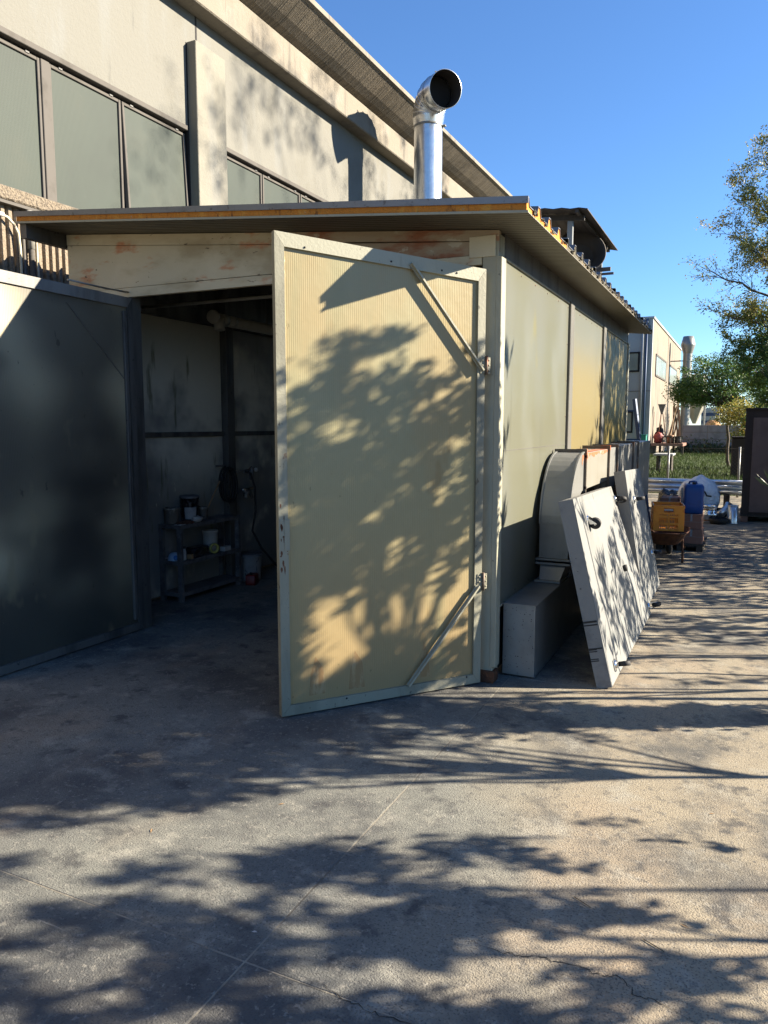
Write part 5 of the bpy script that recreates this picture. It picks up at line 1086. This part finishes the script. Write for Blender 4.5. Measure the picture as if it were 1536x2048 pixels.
# ---- trees standing along the right of the yard, outside the picture, whose shade falls on the yard
C0 = np.array([CAM.x, CAM.y]); EA = np.array([SX, SY]); EB = np.array([-SY, SX]); SV = np.array(SUN); TE = math.tan(SUN_EL); CE = math.cos(SUN_EL)
def gp(a, b): return np.array([C0[0] + a * EA[0] + b * EB[0], C0[1] + a * EA[1] + b * EB[1], 0.0])
GM = [
[-1.09, 3.556, 1.19, 0.36, 1.5],[-1.41, 3.101, 0.44, 0.178, 1.0],[-0.72, 2.153, 0.65, 0.204, 1.1],[-0.96, 1.911, 0.35, 0.072, 0.8],[-0.01, 2.247, 0.32, 0.146, 0.8],[-1.79, 3.868, 0.86, 0.409, 1.2],[-1.07, 3.675, 0.66, 0.308, 1.2],[-0.54, 3.737, 0.34, 0.158, 0.9],[-1.47, 3.24, 0.59, 0.218, 1.1],[-0.81, 3.314, 0.51, 0.177, 1.0],[-0.38, 3.231, 0.18, 0.077, 0.9],[-0.19, 3.556, 0.17, 0.058, 0.7],[-0.2, 3.314, 0.14, 0.03, 0.6],[-1.44, 2.893, 0.24, 0.078, 0.8],[-1.38, 2.71, 0.12, 0.052, 0.5],[-0.94, 3.057, 0.32, 0.065, 0.8],[0.12, 2.71, 0.27, 0.055, 0.8],[0.36, 2.676, 0.17, 0.061, 0.8],[-0.3, 2.71, 0.12, 0.062, 0.6],[-0.37, 2.532, 0.14, 0.067, 0.8],[-0.12, 2.473, 0.21, 0.073, 0.8],[0.14, 2.458, 0.18, 0.058, 0.6],[0.9, 2.874, 0.12, 0.031, 0.9],[0.95, 2.788, 0.16, 0.044, 0.7],[1.12, 2.71, 0.17, 0.041, 0.8],[1.32, 2.604, 0.13, 0.051, 0.9],[0.51, 2.563, 0.22, 0.037, 0.5],[0.75, 2.553, 0.13, 0.025, 0.4],[-0.72, 2.296, 0.33, 0.076, 0.9],[-1.03, 2.247, 0.32, 0.061, 0.9],[-0.33, 2.223, 0.19, 0.06, 0.9],[-0.01, 2.271, 0.16, 0.062, 0.9],[0.32, 2.296, 0.2, 0.063, 0.9],[0.58, 2.309, 0.2, 0.077, 1.0],[0.77, 2.284, 0.15, 0.063, 0.9],[0.89, 2.296, 0.1, 0.046, 0.8],[-0.1, 2.131, 0.23, 0.055, 0.8],[0.17, 2.153, 0.19, 0.045, 0.8],[0.35, 2.12, 0.18, 0.031, 0.9],[0.64, 2.176, 0.08, 0.023, 0.5],[-1.01, 2.056, 0.13, 0.041, 0.8],[-0.64, 2.006, 0.19, 0.059, 0.9],[-0.3, 2.026, 0.15, 0.05, 0.8],[-0.21, 1.911, 0.25, 0.054, 0.9],[-0.67, 1.876, 0.27, 0.044, 0.9],[0.07, 1.929, 0.21, 0.026, 0.8],[0.8, 2.077, 0.15, 0.042, 0.8],[0.95, 2.026, 0.18, 0.036, 0.9],[0.66, 2.006, 0.17, 0.036, 0.8],[0.9, 1.976, 0.2, 0.023, 0.8],[0.33, 1.957, 0.31, 0.015, 0.8],[0.52, 1.867, 0.41, 0.038, 1.0],[0.92, 1.858, 0.16, 0.027, 1.0],[0.04, 1.85, 0.27, 0.027, 0.9],[0.63, 3.937, 0.63, 0.154, 1],[1.36, 3.994, 0.55, 0.115, 0.9],[0.09, 4.082, 0.34, 0.105, 0.9],[-0.2, 4.197, 0.35, 0.111, 0.8],[1.86, 3.937, 0.33, 0.098, 0.5],[2.03, 4.119, 0.29, 0.038, 0.6],[-0.67, 2.81, 0.6, 0.111, -0.42],[-0.17, 3.015, 0.32, 0.143, -0.62],[0.87, 3.24, 1.02, 0.341, -0.95],[-1.12, 2.788, 0.24, 0.058, -0.4],[0.67, 2.481, 0.35, 0.047, -0.8],[1.12, 2.487, 0.27, 0.076, -0.9],[-1.16, 3.434, 0.11, 0.048, -2],[-1.06, 3.737, 0.1, 0.032, -1],[-1.18, 2.933, 0.07, 0.028, -1.5],[-0.65, 2.464, 0.11, 0.072, -1.5],[-1.21, 2.402, 0.14, 0.077, -1.5],[-1.13, 2.532, 0.13, 0.055, -1.2],[-0.86, 2.109, 0.14, 0.061, -1.5],[-0.93, 1.948, 0.08, 0.045, -1.5],[-0.52, 2.301, 0.08, 0.036, -1],[-0.21, 2.276, 0.1, 0.025, -1],[-0.41, 1.967, 0.07, 0.034, -1.2],[-0.04, 2.036, 0.09, 0.051, -1.2],[0.6, 2.204, 0.17, 0.028, -1],[0.12, 2.036, 0.21, 0.051, -1.2],[0.62, 2.105, 0.15, 0.043, -1.2],[0.42, 2.01, 0.07, 0.04, -1.0],[0.8, 1.937, 0.08, 0.026, -1.6],[1.0, 1.929, 0.08, 0.029, -1.6],[0.9, 4.03, 0.14, 0.044, -1],[0.03, 3.994, 0.17, 0.057, -1],[0.14, 3.868, 0.27, 0.034, -1],[1.15, 2.402, 0.34, 0.083, -0.6],[1.13, 2.247, 0.19, 0.085, -0.9]]
DM = [
[0.98, 1.99, 0.148, 0.094, 0.8],[0.71, 2.1, 0.109, 0.055, 0.8],[1.16, 1.73, 0.201, 0.133, 0.9],[0.93, 1.74, 0.181, 0.136, 0.9],[0.49, 1.86, 0.198, 0.113, 0.6],[0.25, 1.98, 0.103, 0.087, 0.4],[0.77, 1.66, 0.375, 0.167, 0.6],[1.14, 1.47, 0.262, 0.19, 1],[0.52, 1.54, 0.33, 0.144, 0.7],[0.25, 1.6, 0.104, 0.236, 0.8],[0.8, 1.29, 0.566, 0.17, 1],[1.23, 1.2, 0.201, 0.327, 1],[0.58, 1.02, 0.43, 0.206, 1.0],[0.99, 0.9, 0.366, 0.199, 1],[0.34, 1.13, 0.207, 0.299, 0.9],[1.32, 0.87, 0.085, 0.22, 0.8],[0.48, 0.78, 0.272, 0.15, 0.8],[1.17, 0.75, 0.177, 0.112, 0.5],[1.18, 0.35, 0.074, 0.287, 0.5],[1.32, 0.29, 0.072, 0.198, 0.7],[0.33, 0.15, 0.213, 0.158, 1.0],[0.23, 0.45, 0.144, 0.094, 0.4],[1.02, 1.55, 0.089, 0.055, -0.8],[0.77, 1.6, 0.094, 0.039, -0.9],[0.58, 1.69, 0.081, 0.04, -0.9],[0.48, 1.44, 0.1, 0.035, -0.7],[0.24, 1.51, 0.07, 0.036, -0.9],[0.74, 1.37, 0.127, 0.04, -0.8],[0.28, 1.26, 0.07, 0.036, -0.8],[0.77, 0.86, 0.128, 0.073, -0.9],[0.58, 0.93, 0.132, 0.041, -1],[0.84, 0.75, 0.095, 0.047, -1],[0.24, 0.91, 0.089, 0.061, -1],[0.41, 0.74, 0.086, 0.042, -0.8],[1.27, 0.68, 0.087, 0.098, -1.0],[0.99, 0.73, 0.077, 0.052, -0.8],[1.17, 0.47, 0.059, 0.071, -0.8],[1.27, 0.16, 0.103, 0.072, -0.9],[1.02, 0.36, 0.061, 0.175, -1],[0.71, 0.47, 0.196, 0.12, -1.0],[0.53, 0.6, 0.101, 0.06, -0.8],[0.61, 0.34, 0.201, 0.122, -0.8],[0.67, 0.16, 0.166, 0.107, -0.8],[0.24, 0.21, 0.09, 0.038, -1]]
GM += [[-.85, 2.55, .65, .06, 1.0], [-.3, 2.62, .35, .07, .8], [-1.9, 3.25, .35, .22, 1.1], [-1.2, 3.95, 1.6, .06, 1.2], [-1.7, 3.5, .6, .2, 1.0]]
GM = [[a, b, ra * (1.3 if wt < 0 else 1), rb * (1.35 if wt < 0 else 1), wt * (1.4 if wt < 0 else .85)] for a, b, ra, rb, wt in GM]
GM = np.array(GM); DM = np.array([m for m in DM if not (m[1] < .45 and 0 < m[4] <= .7)] + [[.55, .22, .2, .12, .5]])
def blobs(T, p, q):
    d = np.zeros(len(p))
    for a, b, ra, rb, wt in T:
        if wt > 0: d += wt * np.exp(-(((p - a) / ra) ** 2 + ((q - b) / rb) ** 2) * .9)
    d = np.clip(d, 0, 1)
    for a, b, ra, rb, wt in T:
        if wt < 0: d *= 1 - min(1, -wt * 1.1) * np.exp(-((((p - a) / ra) ** 2 + ((q - b) / rb) ** 2) * .75) ** 2)
    return d
def vnoise(p, q, s): return np.array([mnoise.noise(Vector((float(x), float(y), s))) for x, y in zip(p, q)])
def towards_sun(Q, A, jit, rg):
    """points Q carried towards the sun until they reach the crown at sun-axis position A"""
    a = (Q[:, :2] - C0) @ EA
    t = (A + rg.normal(size=len(Q)) * jit - a) / CE
    return Q + t[:, None] * SV
def sprays(P, m, ln, sp, rg):
    """leafy twigs: m leaves strung along a short random shoot at every point of P"""
    P = np.asarray(P); n = len(P); d = rg.normal(size=(n, 1, 3)); d /= np.linalg.norm(d, axis=2)[..., None]
    u = rg.uniform(-.5, .5, size=(n, m, 1)); return (P[:, None, :] + d * u * ln + rg.normal(size=(n, m, 3)) * sp).reshape(-1, 3)
def fans(P, m, rg, L0=.10):
    """shoots of m long leaves fanning up from each point: returns centres and directions"""
    P = np.asarray(P); n = len(P); d = rg.normal(size=(n, m, 3)) * .42; d[..., 2] += 1.0; d /= np.linalg.norm(d, axis=2)[..., None]
    return (P[:, None, :] + d * rg.uniform(.3, 1.0, size=(n, m, 1)) * L0).reshape(-1, 3), d.reshape(-1, 3)
def shade_tree(name, label, cat, stems, P, leafmat, L, Wd, updir, nl, seed, group='trees along the right of the yard', D=None):
    rn = random.Random(seed); base = gp(*stems[0][:2]); t = thing(name, label, cat, tuple(base), 0, group); mb = MB(); tops = []
    P = np.asarray(P)
    for a, b, r_, h in stems:
        p = Vector(gp(a, b)); q = Vector(gp(a + rn.uniform(-.1, .1), b)) + Vector((0, 0, h)); pts = limb(mb, p, q, r_, r_ * .6, rn, .008, 8, 8); tops.append(pts)
    for k in range(nl):
        q = Vector(P[rn.randrange(len(P))]); st = min(tops, key=lambda s: (s[-1] - q).length); z0 = max(.25 * q.z, min(q.z - .5, st[-1].z) * rn.uniform(.6, 1))
        o = min(st, key=lambda s: abs(s.z - z0)); limb(mb, o, q, .013, .003, rn, .06, 6, 5)
    wpart('trunk', mb, 'bark', t); leaf_mesh('crown', P, leafmat, t, L, Wd, updir, seed, tuple(base), D); return t
rg = np.random.default_rng(5)
# 1: shade over the foreground
n = 7600; a = rg.uniform(-2.8, 2.3, n); b = rg.uniform(1.75, 4.02, n)
keep = rg.random(n) < (blobs(GM, a, b) * np.clip(.80 + 1.5 * vnoise(a * 2.4, b * 6.5, 12.) + np.clip((b - 2.95) * 4, 0, 1) * .6, 0, 1)) ** 1.7; Q = np.stack([C0[0] + a * EA[0] + b * EB[0], C0[1] + a * EA[1] + b * EB[1], 0 * a], 1)[keep]
shade_tree('shade_tree', 'slender tree right of the yard whose dappled shade crosses the foreground', 'tree', [(3.7, 3.3, .022, 1.8), (3.6, 2.1, .018, 1.5)], sprays(towards_sun(Q, 3.5, .3, rg), 10, .15, .02, rg), 'leafshade', (.05, .085), (.026, .042), 0, 40, 41)
pp = gp(4.6, 2.43)
pole = thing('thin_pole', 'thin metal pole standing right of the yard', 'pole', tuple(pp))
obj('shaft', MB().tube([(0, 0, -.02), (0, 0, 2.06)], .013, 8), 'galvdull', pole); obj('end_cap', MB().lathe([(.015, 0), (.015, .012), (0, .016)], (0, 0, 2.058), 10), 'rubber', pole)
# 2: shade over the half open door
n = 1700; u = rg.uniform(.1, 1.45, n); z = rg.uniform(0, 2.1, n)
keep = rg.random(n) < (blobs(DM, u, z) * np.clip(.80 + 1.3 * vnoise(u * 9, z * 11, 3.), 0, 1)) ** 1.8; dd_ = np.array([math.cos(R(-128.61)), math.sin(R(-128.61))])
Q = np.stack([u * dd_[0], u * dd_[1], z], 1)[keep]; PA = sprays(towards_sun(Q, 3.3, .22, rg), 10, .15, .018, rg)
n = 2200; a = rg.uniform(-.7, 2.4, n); b = rg.uniform(3.88, 4.45, n); keep = rg.random(n) < blobs(GM, a, b) ** 1.3
Q = np.stack([C0[0] + a * EA[0] + b * EB[0], C0[1] + a * EA[1] + b * EB[1], 0 * a], 1)[keep]; PB = sprays(towards_sun(Q, 4.2, .3, rg), 10, .16, .02, rg)
shade_tree('shade_tree', 'leafy small tree right of the yard whose shade falls on the open door', 'tree', [(3.4, 4.24, .028, 2.6), (4.2, 4.02, .018, 2.0), (3.9, 4.36, .016, 2.0), (4.3, 3.92, .014, 1.8)], np.concatenate([PA, PB]), 'leafshade', (.05, .085), (.022, .038), 0, 44, 42)
# 3: long leaved shrubs shading the leaning door leaves, the side wall and the yard beyond
n = 150; u = rg.random(n); v = rg.random(n); A_, B_, C_b, D_b = (np.array(k) for k in ((.69, .14, .012), (.70, 2.16, .012), (.335, 2.16, 1.08), (.415, .17, 1.15)))
Q = ((A_ * (1 - u)[:, None] + B_ * u[:, None]) * (1 - v)[:, None] + (D_b * (1 - u)[:, None] + C_b * u[:, None]) * v[:, None])
dn = np.clip(1.1 - np.abs(u - .36) * 2.0, 0, 1) * np.clip((.80 - v) * 3, 0, 1); Q1 = Q[rg.random(n) < dn]
n = 60; y = rg.uniform(2.25, 3.4, n); z = rg.uniform(.05, 1.2, n); Q2 = np.stack([.645 - .19 * z, y, z], 1)[rg.random(n) < .65 * (vnoise(y * 8, z * 2, 5.) > -.1)]
F1, D1 = fans(np.concatenate([towards_sun(Q1, 3.5, .25, rg), towards_sun(Q2, 5.8, .2, rg)]), 9, rg, .11)
shade_tree('long_leaved_shrub', 'near long leaved shrub right of the yard shading the leaning leaves', 'shrub', [(3.6, 5.1, .014, 1.1), (3.7, 5.6, .014, 1.2), (5.8, 7.6, .018, 2.1)], F1, 'leafshade', (.13, .21), (.016, .026), .8, 12, 43, D=D1)
n = 1300; y = rg.uniform(1.9, 6.2, n); z = rg.uniform(.3, 2.75, n)
dn = np.clip((y - 3.0 + (1.4 - z) * .55 + .6 * vnoise(y * 2.2, z * 1.5, 1.0)) * 1.6 + np.clip((y - 3.7) * 3, 0, 1), 0, 1) * np.clip((y - 2.2) * 2, 0, 1); Q3 = np.stack([0 * y + .12, y, z], 1)[rg.random(n) < dn]
n = 44; y = rg.uniform(.03, .30, n); z = rg.uniform(.55, 1.95, n); Q4 = np.stack([0 * y, y, z], 1)[rg.random(n) < np.clip(.8 - (y - .03) * 2.6, 0, 1) * (vnoise(y * 5, z * 3, 2.) > .0)]
F2, D2 = fans(np.concatenate([towards_sun(Q3, 6.2, .4, rg), towards_sun(Q4, 3.6, .2, rg)]), 13, rg, .15)
shade_tree('long_leaved_shrub', 'tall long leaved shrub right of the yard shading the shed side wall', 'shrub', [(6.2, 8.0, .05, 3.6), (6.4, 9.0, .045, 3.6), (6.1, 7.2, .035, 3.2), (3.7, 4.7, .015, 2.3)], F2, 'leafshade', (.15, .25), (.022, .036), .7, 26, 44, D=D2)
n = 52000; a = rg.uniform(.0, 7.5, n); b = rg.uniform(4.5, 14.5, n)
dn = np.clip(.15 + (b - 5.2) * .26 + 1.0 * vnoise(a * .45, b * 3.2, 4.) + .3 * vnoise(a * 1.5, b * 1.2, 8.), 0, .97); keep = (rg.random(n) < dn) & (a < .6 * b + .8)
b_ = b[keep]; Q5 = np.stack([C0[0] + a * EA[0] + b * EB[0], C0[1] + a * EA[1] + b * EB[1], 0 * a], 1)[keep]
for k, (b0, b1, lab) in enumerate(((4.5, 7.0, 'first hedge tree right of the yard beside the shrubs'), (7.0, 10.5, 'second hedge tree right of the yard level with the wheelbarrow'), (10.5, 14.6, 'third hedge tree right of the yard level with the pipe stack'))):
    q = Q5[(b_ >= b0) & (b_ < b1)]; bm = (b0 + b1) / 2; A0 = 3.0 + .52 * bm
    shade_tree('shade_tree', lab, 'tree', [(A0, bm, .05, 2.4), (A0 + .1, bm + .7, .04, 2.2), (A0, bm - .7, .04, 2.2)], towards_sun(q, A0, .35, rg), 'leafshade', (.07, .12), (.04, .07), 0, 26, 50 + k)
# 4: tall tree far right, softly shading the factory wall
n = 13000; y = rg.uniform(.8, 9.0, n); z = rg.uniform(3.3, 6.1, n)
dn = np.clip((vnoise(y * 1.7 + z * .25, z * .8, 6.) + .05 + .35 * vnoise(y * 5, z * 2.4, 7.)) * 2.4, 0, 1) * np.clip((y - 1.0) * .8, 0, 1) * np.clip((6.1 - z + (y - 2) * .25) * .9, 0, 1) * .6
Q6 = np.stack([0 * y + XF, y, z], 1)[rg.random(n) < dn]
shade_tree('shade_tree', 'tallest tree far right of the yard whose soft shade falls on the factory wall', 'tree', [(13.5, 11.5, .16, 9.5)], towards_sun(Q6, 13.5, 1.0, rg), 'leafshade', (.07, .12), (.045, .075), 0, 30, 61)

# meadow grass tufts and weeds by the wall, fallen leaves on the concrete
rg = np.random.default_rng(77); n = 26000
gy = LY0 + .1 + (39.5 - LY0) * rg.random(n) ** 1.6; gx = -4.6 + rg.random(n) * 8.5
Pg = np.stack([gx, gy, .03 + rg.random(n) * .10], 1)
gr = leaf_mesh('meadow_grass', Pg, 'grass', None, (.12, .26), (.012, .03), 1.2, 78); gr['kind'] = 'stuff'
n = 2600; wx = np.concatenate([rg.normal(-1.0, .6, n // 2), rg.normal(.2, .7, n // 2)]); Pw = np.stack([wx, 39.6 + rg.normal(0, .15, n), np.abs(rg.normal(0, .28, n))], 1)
wd = thing('wall_weeds', 'dark weeds growing along the foot of the block wall', 'weeds', (-.4, 39.6, 0)); leaf_mesh('foliage', Pw, 'leafshade', wd, (.1, .2), (.06, .1), .3, 79, (-.4, 39.6, 0))
for k, (x, y, an) in enumerate(((.02, -2.62, .3), (1.06, -2.06, 2.0), (1.25, -2.0, -.35), (.10, -1.1, 1.2), (-.35, -1.9, .8), (.98, 1.15, .4), (1.0, .9, 1.9), (.92, 1.5, .2), (1.1, 2.3, 1.1), (.6, -.9, 2.5), (1.3, -1.2, .6), (-.7, -2.3, 2.2))):
    c_, s_ = math.cos(an), math.sin(an); L_ = .010 + .004 * (k % 3)
    mb = MB().add([(-L_, 0, .001), (0, .004, .003), (L_, 0, .001), (0, -.004, .002)], [(0, 3, 2, 1)])
    o = solo('fallen_leaf', mb, 'wood' if k % 3 else 'paper', 'small dry leaf lying on the concrete yard', 'leaf', (0, 0, 0), 'dry leaves scattered on the concrete'); o.location = (x, y, .0005); o.rotation_euler = (0, 0, an)
for (x, y, an, lab) in ((.93, -2.02, -.5, 'longer dark twig on the concrete near the thin pole shadow'), (1.17, -2.14, -.45, 'shorter dark twig on the concrete right of the longer one')):
    L_ = .035 if 'longer' in lab else .015
    solo('twig', MB().tube([(x - L_ * math.cos(an), y - L_ * math.sin(an), .0025), (x, y, .003), (x + L_ * math.cos(an), y + L_ * math.sin(an), .0025)], .0016, 5), 'bark', lab, 'twig', (x, y, 0))
